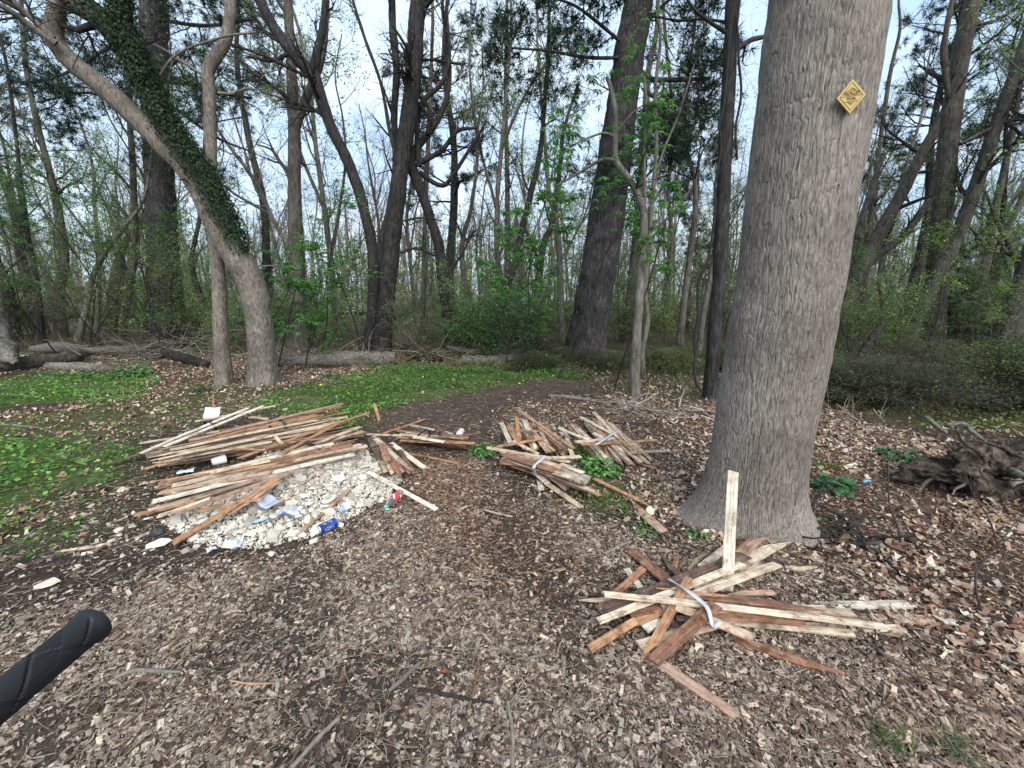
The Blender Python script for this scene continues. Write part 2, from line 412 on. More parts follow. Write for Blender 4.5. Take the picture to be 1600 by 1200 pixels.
C = np.where((g & ~m)[..., None], cG, C); C = np.where((p)[..., None], cP, C); C = np.array(C); C[(g & (X > 1.5))] = np.array([.075, .07, .035])
# reddish fine mulch in the middle of the path and dark damp patches
rp = poly([(640, 860), (680, 740), (760, 735), (840, 800), (900, 880), (1000, 880), (960, 960), (760, 960)]); C = np.where((inside(rp, *jig(X, Y)) )[..., None], C * .5 + np.array([.05, .028, .02]) * .5, C)
for _ in range(7):
    C[1:-1, 1:-1] = (C[1:-1, 1:-1] * 2 + C[:-2, 1:-1] + C[2:, 1:-1] + C[1:-1, :-2] + C[1:-1, 2:]) / 6
Z = hgt(X, Y) + .006 * noise3(xy3(X * 14, Y * 14), 4)
n0, n1 = X.shape; idx = np.arange(n0 * n1).reshape(n0, n1)
Q = np.stack([idx[:-1, :-1], idx[:-1, 1:], idx[1:, 1:], idx[1:, :-1]], -1).reshape(-1, 4)
mb = MB(); mb.add(np.stack([X, Y, Z], -1).reshape(-1, 3), Q, None, C.reshape(-1, 3))
tag(obj('ground', mb, M_ground), None, None, kind='structure')

# ------------------------------------------------------------------ mulch, litter, ground plants (nobody could count these)
rng = np.random.default_rng(7)
def pick(pal, n):
    pal = np.array(pal); return pal[rng.integers(0, len(pal), n)] * rng.uniform(.75, 1.25, (n, 1))
chipT = []
for s in range(6):
    r = random.Random(s); a = [r.uniform(.7, 1) for _ in range(8)]; k = r.uniform(-.25, .25)
    V = np.array([(-.5 * a[0], -.5 * a[1], 0), (.5 * a[2], -.5 * a[3], 0), (.5 * a[4], .5 * a[5], 0), (-.5 * a[6], .5 * a[7], 0),
                  (-.42 + k * .2, -.4, 1), (.4, -.35 + k * .3, .9), (.38 + k * .2, .4, 1), (-.4, .34, .8)])
    chipT.append((V, [(4, 5, 6, 7), (0, 1, 5, 4), (1, 2, 6, 5), (2, 3, 7, 6), (3, 0, 4, 7)], None))
def area_pts(n, x0, x1, y0, y1, fall=3.0, wd_=1.36):
    """random ground points, thinner with distance"""
    x = rng.uniform(x0, x1, n); y = rng.uniform(y0, y1, n); d = np.hypot(x, y)
    vis = (np.abs(x) < y * wd_ + .8) & (rng.random(n) < 1 / (1 + (d / fall) ** 2))
    return x[vis], y[vis]
x, y = area_pts(1500000, -4.5, 5.5, .55, 8.2, 3.2)
m, p, l, g, t, wd = cover(x + rng.normal(0, .10, len(x)), y + rng.normal(0, .10, len(x)))
soil = ~(m | p | l | g | wd)
rp_in = inside(rp, *jig(x + rng.normal(0, .22, len(x)), y + rng.normal(0, .22, len(x)))); mound = inside(MOUND, *jig(x, y, .06))
patch = fbm(xy3(x * 1.8, y * 1.8), 31, 3)
keep = (m & (rng.random(len(x)) < np.clip(1.1 + patch * 1.5, .3, 1)) & ~(rp_in & (rng.random(len(x)) < .4))) | (soil & (rng.random(len(x)) < .10)) | (p & (rng.random(len(x)) < .05)) | (l & (rng.random(len(x)) < .22))
keep &= ~mound
x, y, m, p, l, rp_in = x[keep], y[keep], m[keep], p[keep], l[keep], rp_in[keep]; n = len(x); d = np.hypot(x, y)
Ls = np.exp(rng.normal(-4.22, .6, n)).clip(.004, .08) * (1 + d * .07) * .9; Ws = Ls * rng.uniform(.16, .7, n); Ws = np.minimum(Ws, .02 * (1 + d * .07)); Hs = rng.uniform(.0015, .006, n)
pal = [(.22, .18, .152), (.165, .135, .115), (.10, .072, .058), (.28, .24, .205), (.06, .04, .032), (.14, .105, .085), (.19, .168, .15), (.36, .31, .26), (.10, .064, .05), (.24, .205, .178)]
col = pick(pal, n); bright = rng.random(n) < .035; col[bright] = np.array([.42, .36, .27]) * rng.uniform(.7, 1.2, (bright.sum(), 1))
col *= 1.13 * np.array([1.04, .99, .93]); col[rp_in | p] *= np.array([.82, .68, .6]); col *= 1 + (np.clip((x - .3) / 2, 0, 1) * np.clip(.7 + fbm(xy3(x, y), 88, 2), 0, 1))[:, None] * np.array([0, -.13, -.2]); big = rng.random(n) < .006; Ls[big & m] = rng.uniform(.035, .085, int((big & m).sum())); Ws[big & m] = Ls[big & m] * rng.uniform(.12, .4, int((big & m).sum())); Hs[big] = .006
z = hgt(x, y) + rng.uniform(-.001, .009, n)
mb = MB(); scatter(mb, chipT, np.stack([x, y, z], -1), rotz(rng.uniform(0, 2 * PI, n), rng.normal(0, .3, n), rng.normal(0, .22, n)), np.stack([Ls, Ws, Hs], -1), col)
tag(obj('wood_chip_mulch', mb, M_chip, smooth=False), 'grey brown wood chip mulch spread over the path', 'wood chips', kind='stuff')
print('chips', n)
# thin fibres and stems among the chips
x, y = area_pts(70000, -4.5, 5.5, .55, 8, 3.2); n = len(x)
a = rng.uniform(0, 2 * PI, n); Lf = rng.uniform(.03, .16, n)
q = np.linspace(-.5, .5, 4); be = rng.normal(0, .12, n)
px_ = x[:, None] + np.cos(a)[:, None] * q * Lf[:, None] - np.sin(a)[:, None] * (q ** 2) * (be * Lf * 4)[:, None]
py_ = y[:, None] + np.sin(a)[:, None] * q * Lf[:, None] + np.cos(a)[:, None] * (q ** 2) * (be * Lf * 4)[:, None]
pz_ = hgt(px_, py_) + rng.uniform(.005, .016, (n, 1))
mb = MB(); sweep(mb, np.stack([px_, py_, pz_], -1), np.tile(rng.uniform(.0007, .0022, (n, 1)), (1, 4)) , 3, pick([(.22, .18, .13), (.12, .09, .07), (.3, .25, .18), (.07, .05, .04)], n))
tag(obj('twig_litter', mb, M_twig), 'fine dry stems scattered among the wood chips', 'twigs', kind='stuff')
# dead leaves
x, y = area_pts(1100000, -14, 14, 1.0, 13, 4.6, 1.9); m, p, l, g, t, wd = cover(x + rng.normal(0, .13, len(x)), y + rng.normal(0, .13, len(x)))
pr = np.where(l, np.where(x < -.4, .5, 1.0), 0) + np.where(wd, .35, 0) + np.where(t & ~m, .25, 0) + np.where(m & (x > .6), .018, 0) + np.where(g, np.where(x > 1.5, .45, .07), 0)
k = rng.random(len(x)) < pr * np.clip(.8 + fbm(xy3(x, y), 12, 3), .15, 1.0); x, y = x[k], y[k]; n = len(x); d = np.hypot(x, y)
S = np.exp(rng.normal(-3.3, .42, n)).clip(.016, .11) * (1 + d * .04)
col = np.array([.97, 1.06, 1.06]) * pick([(.38, .245, .17), (.28, .155, .105), (.52, .38, .28), (.17, .085, .06), (.42, .285, .21), (.66, .54, .43), (.12, .065, .05), (.33, .205, .15), (.46, .35, .28), (.28, .13, .08)], n)
mb = MB(); scatter(mb, OAK, np.stack([x, y, hgt(x, y) + rng.uniform(.002, .03, n)], -1), rotz(rng.uniform(0, 2 * PI, n), rng.normal(0, .3, n), rng.normal(0, .3, n)), np.stack([S, S * rng.uniform(.5, 1, n), S * .8], -1), col)
tag(obj('leaf_litter', mb, M_litter), 'brown fallen oak and maple leaves covering the woodland floor', 'dead leaves', kind='stuff')
print('leaves', n)
# green ground cover
x, y = area_pts(1100000, -16, 16, 1.2, 16, 6.2, 1.8); m, p, l, g, t, wd = cover(x + rng.normal(0, .10, len(x)), y + rng.normal(0, .10, len(x)))
pr = np.where(g, np.where(x > 1.5, .45, 1.0), 0) + np.where(t & ~g & ~m, .15, 0) + np.where(wd, .10, 0)
k = rng.random(len(x)) < pr * np.clip(.85 + 1.5 * fbm(xy3(x * 1.6, y * 1.6), 22, 3), .06, 1.0); x, y, g = x[k], y[k], g[k]; n = len(x); d = np.hypot(x, y)
S = rng.uniform(.014, .036, n) * (1 + d * .05)
z = hgt(x, y) + np.where(g, rng.random(n) ** .6 * (.09 + .05 * noise3(xy3(x * 3, y * 3), 2)), rng.random(n) * .04) + .005
gl = fbm(xy3(x * .8, y * .8), 44, 2)[:, None]
col = pick([(.09, .20, .035), (.12, .26, .045), (.06, .15, .03), (.16, .30, .06), (.08, .17, .045)], n) * (1 + .35 * gl)
yf = (rng.random(n) < .006) & (x < -2); col[yf] = (.75, .6, .03)
far = (y > 4.6) & (x > .9); col[far] = pick([(.09, .13, .045), (.12, .18, .05), (.07, .10, .04), (.16, .19, .07)], int(far.sum()))
mb = MB(); scatter(mb, LEAF, np.stack([x, y, z], -1), rotz(rng.uniform(0, 2 * PI, n), rng.normal(0, .45, n), rng.normal(-.1, .4, n)), np.stack([S, S * .85, S], -1), col)
tag(obj('ground_cover', mb, M_ground_leaf), 'low green leafy ground cover with yellow flowers beside the path', 'ground cover', kind='stuff')
print('cover', n)

# ------------------------------------------------------------------ trees
def trunk_tube(mb, pts, rr, sides, rings, bumpa=.03, furrow=0, fx=20, fz=4, flare=.45, seed=0, flobes=5, extra=None, base_z=0):
    """bark-displaced trunk along pts (world) with radii rr"""
    A = catmull(np.c_[np.asarray(pts), np.asarray(rr)], rings); C3, R = A[:, :3], A[:, 3]
    T = unit(np.gradient(C3, axis=0)); ref = np.array([[0, -1., 0]]) if abs(T[:, 2]).mean() > .4 else np.array([[0, 0, 1.]])
    Aa = unit(np.cross(T, np.broadcast_to(ref, T.shape))); Bb = np.cross(T, Aa)
    th = np.arange(sides) * 2 * PI / sides
    D = np.cos(th)[None, :, None] * Aa[:, None] + np.sin(th)[None, :, None] * Bb[:, None]
    s = np.r_[0, np.cumsum(np.linalg.norm(np.diff(C3, axis=0), axis=1))]
    q = np.concatenate([D[:, :, :2] * R[:, None, None] , np.broadcast_to(s[:, None, None], D.shape[:2] + (1,))], -1)
    q3 = np.stack([np.cos(th)[None] * R[:, None], np.sin(th)[None] * R[:, None], np.broadcast_to(s[:, None], (rings, sides))], -1)
    mul = 1 + bumpa * 2 * noise3(q3 * 5 + seed, 3 + seed) + bumpa * noise3(q3 * 14 + seed, 4 + seed)
    fl = flare * np.exp(-s / max(.35, 1.6 * R[0]))[:, None] * (1 + .45 * np.cos(flobes * th + seed)[None] + .3 * np.cos(2 * th + seed * 2)[None])
    RR = R[:, None] * (mul + fl)
    if furrow:
        wv = q3 * np.array([fx, fx, fz]) + .28 * np.stack([noise3(q3 * 9, 61), noise3(q3 * 9, 62), noise3(q3 * 9, 63)], -1)
        f1 = np.clip(np.abs(noise3(wv, 71)) * 4.2, 0, 1) ** .8; f2 = np.clip(np.abs(noise3(wv * 2.1 + 5, 72)) * 3.4, 0, 1)
        RR = RR + furrow * (f1 * .7 + f2 * .3 - .6)
    if extra is not None: RR = RR + extra(q3, th, s, C3, D)
    V = C3[:, None] + D * RR[..., None]
    idx = np.arange(rings * sides).reshape(rings, sides); nx = np.roll(idx, -1, 1)
    Qd = np.stack([idx[:-1], nx[:-1], nx[1:], idx[1:]], -1).reshape(-1, 4)
    mb.add(V.reshape(-1, 3), Qd); return C3, R
def pxpath(pts, Y, dY=0):
    """[(px,py,width_px)] in the upright plane at depth Y; dY leans the top away"""
    out, rr = [], []
    n = len(pts)
    for i, (a, b, wq) in enumerate(pts):
        q = P(a, b, Y + dY * i / max(1, n - 1)); out.append(q); rr.append(wid(wq, q) / 2)
    return np.array(out), np.array(rr)
def twigset(mb, rng, Pt, R, spec, col, k=3):
    """spec: list of dicts for spawn; all levels swept into mb; returns last level"""
    cur = (Pt, R); last = None
    for i, sp in enumerate(spec):
        cur = spawn(rng, cur[0], cur[1], **sp)
        sweep(mb, cur[0], cur[1], 5 if i == 0 and len(spec) > 1 else k, col)
    return cur
def leaf_on(rng, tw, per, size, droop=.3, asp=.5, flat=.8, tm=LEAF, pal=None, spread=.03, hand=1, t0=.25):
    """leaves along the twigs; hand>1 makes a fan of leaflets (compound leaf)"""
    Pt = tw[0]; N, m, _ = Pt.shape
    t = rng.uniform(t0, 1, (N, per)) * (m - 1); i = np.clip(t.astype(int), 0, m - 2); f = (t - i)[..., None]; I = np.arange(N)[:, None]
    p = (Pt[I, i] * (1 - f) + Pt[I, i + 1] * f).reshape(-1, 3); tan = unit((Pt[I, i + 1] - Pt[I, i])).reshape(-1, 3)
    p = p + rng.normal(0, spread, p.shape); n = len(p)
    base = rng.uniform(0, 2 * PI, n); P2, D2, N2, C2 = [], [], [], []
    pal = np.array(pal); c = pal[rng.integers(0, len(pal), n)] * rng.uniform(.7, 1.3, (n, 1))
    for h in range(hand):
        if hand > 1: a = base + (h - (hand - 1) / 2) * 1.0; d = np.stack([np.cos(a), np.sin(a), np.full(n, -droop) + rng.normal(0, .15, n)], -1)
        else: d = tan * .5 + rng.normal(size=(n, 3)) * np.array([1, 1, 1 - flat]) + np.array([0, 0, -droop])
        nr = unit(rng.normal(size=(n, 3)) * (1 - flat) * .8 + np.array([0, 0, 1.])); P2.append(p); D2.append(unit(d)); N2.append(nr); C2.append(c)
    p = np.concatenate(P2); d = np.concatenate(D2); nr = np.concatenate(N2); c = np.concatenate(C2); n = len(p)
    S = rng.uniform(size[0], size[1], n)
    return p, frames(d, nr), np.stack([S, S * asp, S], -1), c
SPRING = [(.20, .33, .085), (.25, .39, .10), (.17, .27, .075), (.30, .41, .12)]
FRESH = [(.10, .25, .065), (.13, .31, .08), (.08, .20, .06), (.17, .35, .09)]
HEML = [(.11, .24, .075), (.15, .30, .09), (.09, .19, .065)]
PINEC = [(.022, .045, .028), (.03, .06, .035), (.018, .036, .024), (.04, .06, .03)]
BUDS = [(.26, .32, .12), (.33, .36, .16), (.21, .25, .11)]

def tree(name, label, cat, mat, stems, limbs=(), ext=6.0, sides=18, rings=90, twig=(7, 6, 4), tcol=(.05, .045, .04), crown=None, seed=1, group=None,
         flare=.35, lw=(1.2, 2.6), low=.35, fur=0, branch_mat=None, ang=.9, levels=None, lean=(0, 0), leafn=0, up=.08, extra=None, fx=20, fz=4):
    """stems and limbs: (pts_px, Y, dY); every stem is continued above the frame by ext metres"""
    rg = np.random.default_rng(seed)
    S0, R0 = pxpath(*stems[0]); root = empty(name, (S0[0][0], S0[0][1], float(hgt(S0[0][0], S0[0][1]))), label, cat, group)
    tb = MB(); carriers = []
    for i, st in enumerate(stems):
        pts, rr = pxpath(*st)
        if i == 0:   # root the trunk in the ground
            d = unit(pts[1] - pts[0]); b = pts[0].copy(); z0 = float(hgt(b[0], b[1])) - .08
            b2 = b + d * ((z0 - b[2]) / max(.2, d[2])); pts[0] = b2
        if ext:
            d = unit(pts[-1] - pts[-2]); d = unit(d * np.array([.6, .6, 1]) + np.array([lean[0], lean[1], .15]))
            for kx in range(1, 4):
                pts = np.vstack([pts, pts[-1] + d * ext / 3 + rg.normal(0, .12, 3)]); rr = np.r_[rr, rr[-1] * .74]
        C3, R = trunk_tube(tb, pts, rr, sides if i == 0 else max(10, sides * 2 // 3), rings, .035, fur, fx, fz, flare if i == 0 else 0, seed + i, extra=extra if i == 0 else None)
        carriers.append((C3, R))
    for lb in limbs:
        pts, rr = pxpath(*lb); C3, R = trunk_tube(tb, pts, rr, 9, 36, .05, 0, flare=0, seed=seed); carriers.append((C3, R))
    obj('trunk', tb, mat, root)
    last = []; nm = 0
    for C3, R in carriers:
        bb = MB()
        n = 24; A = catmull(np.c_[C3[::max(1, len(C3) // 30)], R[::max(1, len(R) // 30)]], n)
        P1, Q1 = A[None, :, :3], A[None, :, 3]
        lo = low if nm < len(stems) else .15; nm += 1
        k = twig[0] if nm <= len(stems) else max(3, twig[0] // 2)
        sc = 1.0 if nm <= len(stems) else .55
        cur = spawn(rg, P1, Q1, k, lo, 1, (lw[0] * sc, lw[1] * sc), ang, 7, up, .16, .42, .25, .006); sweep(bb, cur[0], cur[1], 6, tcol)
        cur2 = spawn(rg, cur[0], cur[1], twig[1], .15, 1, (lw[0] * .45 * sc + .1, lw[1] * .5 * sc + .1), .8, 5, up, .2, .55, .3, .0028); sweep(bb, cur2[0], cur2[1], 4, tcol)
        cur3 = spawn(rg, cur2[0], cur2[1], twig[2], .1, 1, (.25, .75), .7, 4, .05, .2, .6, .4, .0015); sweep(bb, cur3[0], cur3[1], 3, tcol)
        last.append((cur2, cur3)); obj('branches', bb, branch_mat or M_twig, root)
    if crown:
        cb = MB()
        for c2, c3 in last:
            a = leaf_on(rg, c3, crown.get('per', 2), crown['size'], crown.get('droop', .2), crown.get('asp', .5), crown.get('flat', .6), pal=crown['pal'], hand=crown.get('hand', 1))
            scatter(cb, crown.get('tm', LEAFQ), *a)
        obj('crown', cb, crown.get('mat', M_leaf), root)
    return root

# ---- the big tree in the foreground on the right
BK = P(1184, 807, 2.55)
KN = [(1180, 490, .05, .016), (1228, 575, .026, .016), (1168, 655, .028, .014), (1163, 735, .035, .014), (1216, 640, .014, .01), (1245, 450, .014, .01), (1262, 515, .016, .01), (1312, 290, .014, .012),
      (1255, 690, .02, .012), (1190, 705, .03, .014), (1150, 560, .02, .01), (1238, 728, .02, .012), (1265, 160, .05, .008), (1175, 620, .02, .008), (1205, 760, .03, .01), (1340, 240, .015, .01), (1262, 395, .012, .01), (1225, 330, .018, .008)]
def big_extra(q3, th, s, C3, D):
    out = np.zeros((len(s), len(th)))
    # roots spreading to the left and to the right
    z = C3[:, 2][:, None]
    for ax, am, wz, sp_ in ((PI * 1.02, .58, .115, 8), (PI * .93, .12, .2, 6), (-.4, .02, .10, 8), (-PI * .5, .05, .10, 12), (-2.6, .08, .09, 22), (-2.0, .07, .08, 25), (-1.2, .06, .08, 22), (-.75, .04, .07, 22), (-.15, .05, .06, 25), (PI * .55, .2, .16, 5), (-PI * .77, .06, .2, 6)):
        dirx = np.array([math.cos(ax), math.sin(ax)]); c = (D[..., 0] * dirx[0] + D[..., 1] * dirx[1]).clip(0, 1) ** sp_
        out += am * c * np.exp(-np.clip(z, 0, 9) / wz)
    # healed branch scars
    surf = C3[:, None] + D * .29
    for px, py, sz, am in KN:
        am = am * 1.5
        d = ray(px, py); o = np.array([0, 0, HC]); ax2 = C3[0, :2]
        a = d[0] ** 2 + d[1] ** 2; b_ = -2 * (d[0] * ax2[0] + d[1] * ax2[1]); c_ = ax2 @ ax2 - .29 ** 2; disc = b_ * b_ - 4 * a * c_
        if disc < 0: continue
        tt = (-b_ - math.sqrt(disc)) / (2 * a); h = o + d * tt
        dd = surf - h; r2 = (dd[..., 0] ** 2 + dd[..., 1] ** 2 + (dd[..., 2] * 1.3) ** 2) / (sz * .95) ** 2
        out += 1.1 * am * (np.exp(-r2 * 1.1) - 2.9 * np.exp(-r2 * 6)) + am * .2 * np.sin(np.sqrt(r2) * 5) * np.exp(-r2 * .5)
    return out
root = empty('foreground_tree', (BK[0], 2.55, 0), 'massive pale grey tree with furrowed bark and a yellow diamond sign, in front right', 'tree')
kp = []
for py_, pxx, wpx in ((832, 1186, 158), (760, 1183, 156), (700, 1187, 156), (600, 1203, 163), (500, 1220, 168), (400, 1236, 172), (300, 1250, 176), (200, 1264, 182), (100, 1277, 187), (0, 1292, 192)):
    q = P(pxx, py_, 2.55); kp.append((q[0], q[1], q[2], wid(wpx, q) / 2))
kp = np.array(kp)[:, :]; top = kp[-1]
kp = np.vstack([kp, [top[0] + .02, top[1], top[2] + 1.5, top[3] * .93], [top[0] + .1, top[1] + .1, top[2] + 5, top[3] * .8], [top[0] + .1, top[1] + .3, top[2] + 9, top[3] * .5]])
tb = MB(); lowp = kp[:11]
C3, R = trunk_tube(tb, lowp[:, :3], lowp[:, 3], 900, 1100, .010, .0085, 72, 8, .01, 5, extra=big_extra)
obj('trunk', tb, M_big, root)
tb = MB(); trunk_tube(tb, kp[9:, :3], kp[9:, 3] * 1.0, 60, 60, .03, 0, flare=0, seed=6); up_ = obj('upper_trunk', tb, M_big, root)
rg = np.random.default_rng(11); bb = MB(); A = catmull(kp[9:], 20)
c1 = spawn(rg, A[None, :, :3], A[None, :, 3], 12, .25, 1, (2.5, 5), .9, 8, .08, .12, .4, .25, .01); sweep(bb, c1[0], c1[1], 7, (.1, .09, .08))
c2 = spawn(rg, c1[0], c1[1], 6, .2, 1, (1, 2.2), .8, 6, .03, .16, .5, .3, .005); sweep(bb, c2[0], c2[1], 4, (.08, .07, .06))
c3 = spawn(rg, c2[0], c2[1], 6, .1, 1, (.3, .9), .7, 4, 0, .2, .5, .4, .002); sweep(bb, c3[0], c3[1], 3, (.07, .06, .05))
obj('branches', bb, M_twig, root)

NE = dict(size=(.16, .28), pal=PINEC, tm=NEEDLE, asp=1, per=3, mat=M_needle, flat=.3, droop=0)
BU = dict(size=(.02, .045), pal=BUDS, asp=.6, per=1, flat=.2)
GR = dict(size=(.05, .09), pal=SPRING, asp=.6, per=4, flat=.6)
DK, MD, GY = (.028, .026, .025), (.06, .052, .046), (.12, .108, .095)
# ---- trees one can single out, left to right
tree('leaning_tree', 'pale tree leaning left with ivy on its upper limbs', 'tree', M_grey,
     [([(412, 600, 44), (408, 540, 42), (400, 470, 45), (385, 425, 46), (360, 385, 48), (338, 340, 50), (318, 295, 50), (292, 255, 52), (262, 228, 50), (230, 200, 40), (165, 140, 38), (105, 90, 36), (84, 55, 34), (88, 20, 32), (92, -20, 30)], 7.06, -.8)],
     [([(300, 262, 40), (262, 200, 44), (225, 125, 46), (200, 75, 42), (150, 25, 40), (105, -10, 34), (60, -60, 28)], 6.7, -.6),
      ([(215, 105, 26), (205, 60, 26), (188, 10, 24), (180, -60, 20)], 6.5, 0), ([(88, 68, 16), (40, 35, 14), (7, 12, 12), (-60, -20, 9)], 6.2, -.5), ([(84, 60, 14), (45, 25, 12), (15, -2, 10), (-30, -40, 8)], 6.2, -.4),
      ([(220, 190, 5), (265, 95, 4), (340, 60, 4), (400, 50, 3)], 6.6, .3)],
     ext=3.5, sides=96, rings=260, twig=(5, 5, 4), tcol=DK, seed=3, fur=.004, lw=(.8, 2.0), low=.55, crown=BU, fx=40, fz=9)
tree('slim_tree', 'slim smooth grey tree with a kinked top standing beside the ivy covered leaning tree', 'tree', M_grey,
     [([(350, 600, 27), (345, 520, 25), (342, 440, 23), (335, 370, 21), (330, 260, 20), (327, 150, 20), (325, 112, 20), (338, 88, 20), (352, 65, 19), (358, 35, 18), (358, -20, 17)], 6.95, 0)],
     [([(324, 122, 6), (290, 100, 5), (240, 70, 5), (180, 60, 3)], 6.9, .3), ([(340, 145, 5), (365, 146, 4), (390, 138, 3), (430, 150, 2)], 6.95, .3)],
     ext=5, sides=64, rings=200, twig=(7, 5, 4), tcol=MD, seed=4, fur=.002, low=.6, crown=BU, lw=(.8, 1.8), fx=40)
tree('tall_pine', 'massive dark pine trunk behind the ivy covered leaning tree', 'tree', M_pine,
     [([(264, 533, 62), (258, 440, 52), (252, 330, 48), (246, 200, 46), (240, 90, 44), (238, -20, 42)], 14.0, 0)],
     [([(250, 110, 6), (190, 150, 6), (130, 145, 5), (60, 160, 3)], 13.8, -1), ([(240, 60, 6), (180, 70, 6), (90, 120, 5), (10, 130, 3)], 13.8, -2), ([(250, 150, 6), (330, 210, 5), (400, 240, 3)], 13.8, -1),
      ([(245, 30, 6), (320, 40, 6), (400, 30, 4)], 13.9, -1)],
     ext=9, sides=72, rings=220, twig=(16, 7, 5), tcol=DK, crown=NE, seed=5, fur=.02, lw=(2.2, 4.8), low=.38, ang=1.35, up=-.01, fx=14, fz=3)
tree('forked_tree', 'slender grey green tree forking high up between two dark trunks on the left', 'tree', M_mid,
     [([(468, 556, 30), (466, 470, 27), (463, 400, 25), (460, 300, 22), (460, 210, 20), (455, 100, 16), (450, -20, 14)], 12.5, 0)],
     [([(462, 200, 15), (480, 150, 14), (500, 100, 13), (508, 40, 12), (510, -20, 10)], 12.5, 0), ([(462, 300, 4), (430, 240, 4), (400, 225, 3)], 12.5, 0)],
     ext=5, twig=(9, 6, 4), tcol=MD, seed=6, crown=BU, low=.35, lw=(1.2, 2.8))
tree('arching_tree', 'dark thin trunk arching to the upper left, left of the tall dark trunk', 'tree', M_dark,
     [([(573, 547, 22), (582, 500, 20), (584, 440, 18), (582, 390, 18), (572, 340, 17), (558, 290, 18), (540, 245, 18), (518, 200, 18), (500, 150, 20), (490, 118, 22), (468, 95, 20), (440, 60, 18), (418, 25, 17), (400, -20, 16)], 11.6, 0)],
     [([(490, 118, 15), (496, 80, 14), (505, 40, 12), (510, -20, 10)], 11.6, 0), ([(490, 125, 6), (440, 100, 6), (400, 82, 5), (330, 62, 3)], 11.6, -.5)],
     ext=4, sides=36, rings=140, twig=(9, 6, 4), tcol=DK, seed=7, low=.3, lw=(.9, 2.2), flare=.2, crown=BU, fur=.006)
tree('tall_dark_tree', 'tallest dark brown trunk in the middle, standing behind the long fallen log', 'tree', M_dark,
     [([(598, 553, 27), (601, 500, 25), (608, 430, 25), (614, 370, 25), (622, 300, 25), (630, 240, 25), (640, 170, 25), (648, 100, 24), (650, 40, 25), (654, -20, 25)], 11.3, 0)],
     [([(602, 440, 16), (596, 380, 12), (608, 330, 11), (618, 260, 10), (616, 180, 11), (620, 110, 12), (614, 50, 12), (612, -20, 11)], 11.5, .3),
      ([(622, 260, 6), (608, 200, 6), (595, 130, 5), (570, 60, 5), (545, -20, 4)], 11.3, 0), ([(625, 395, 5), (650, 388, 5), (680, 400, 3)], 11.3, 0), ([(632, 345, 4), (660, 340, 3), (690, 345, 2)], 11.3, 0)],
     ext=5, sides=48, rings=180, twig=(9, 6, 4), tcol=DK, seed=8, low=.35, lw=(.9, 2.2), flare=.25, crown=BU, fur=.008)
tree('twisted_tree', 'dark tree with twisting upper limbs, right of the tall dark trunk', 'tree', M_dark,
     [([(706, 548, 20), (700, 500, 17), (693, 450, 16), (688, 400, 17), (682, 370, 16), (672, 340, 15), (662, 310, 15), (650, 280, 16), (642, 255, 16), (648, 235, 12), (668, 210, 10), (690, 175, 9), (702, 130, 7), (700, 70, 6), (692, 20, 5), (690, -20, 5)], 11.9, 0)],
     [([(655, 260, 9), (652, 200, 8), (660, 160, 8), (690, 130, 7), (702, 90, 6), (698, 20, 5)], 11.8, 0), ([(655, 255, 8), (690, 235, 7), (715, 205, 6), (745, 200, 4)], 11.8, 0), ([(668, 210, 7), (670, 170, 6), (640, 130, 5), (660, 95, 4), (720, 100, 4)], 11.8, 0),
      ([(655, 270, 8), (690, 290, 7), (710, 270, 6), (745, 215, 5), (760, 190, 3)], 12, .2), ([(690, 440, 5), (720, 400, 4), (740, 360, 3)], 12, 0)],
     ext=3, sides=30, rings=150, twig=(9, 7, 5), tcol=DK, seed=9, low=.5, lw=(.9, 2.0), flare=.25, crown=BU, fur=.006)
tree('leaning_pine', 'thick dark pine leaning to the right in the centre of the wood', 'tree', M_pine,
     [([(914, 562, 54), (922, 500, 52), (934, 430, 54), (945, 360, 54), (955, 290, 54), (962, 230, 52), (972, 160, 48), (982, 90, 48), (995, 20, 46), (1000, -20, 44)], 10.2, 0)],
     [([(1000, 122, 8), (1030, 125, 8), (1070, 124, 7), (1108, 123, 6)], 10.1, 0), ([(990, 235, 6), (1010, 240, 7)], 10.1, -.3), ([(1005, 140, 6), (1030, 155, 5), (1090, 170, 3)], 10.1, 0), ([(1010, 35, 6), (1040, 5, 5), (1080, -30, 4)], 10.1, 0),
      ([(975, 70, 5), (940, 40, 5), (900, 10, 4), (860, -5, 3)], 10.1, -1), ([(975, 90, 5), (920, 90, 5), (860, 80, 4), (800, 75, 3)], 10.1, -2)],
     ext=8, sides=84, rings=240, twig=(13, 7, 5), tcol=DK, crown=NE, seed=10, fur=.014, lw=(1.6, 3.6), low=.55, ang=1.35, up=-.01, fx=18, fz=3)
tree('slender_tree', 'slender pale smooth sapling trunk with bent top, in front of the leaning dark pine', 'tree', M_pale,
     [([(992, 622, 16), (993, 560, 15), (998, 480, 14), (1002, 420, 13), (1006, 370, 12), (1005, 330, 12), (992, 295, 11), (975, 270, 10), (963, 250, 9), (961, 215, 9), (962, 180, 8), (955, 140, 7), (948, 120, 6)], 6.2, 0)],
     [([(960, 250, 5), (940, 250, 5), (905, 270, 4), (870, 290, 3)], 6.2, .2), ([(962, 215, 4), (945, 208, 4), (920, 215, 3), (890, 230, 3)], 6.2, -.2), ([(965, 205, 3), (985, 180, 3), (1010, 160, 2)], 6.2, 0), ([(1004, 345, 7), (1008, 300, 6), (1006, 240, 5), (1010, 170, 5), (1005, 110, 4)], 6.2, 0)],
     ext=0, sides=28, rings=140, twig=(5, 5, 3), tcol=DK, seed=12, lw=(.4, 1.1), flare=.2, crown=dict(size=(.07, .13), pal=FRESH, asp=.32, per=1, hand=5, droop=.55, flat=.6, tm=LEAF) , low=.6)
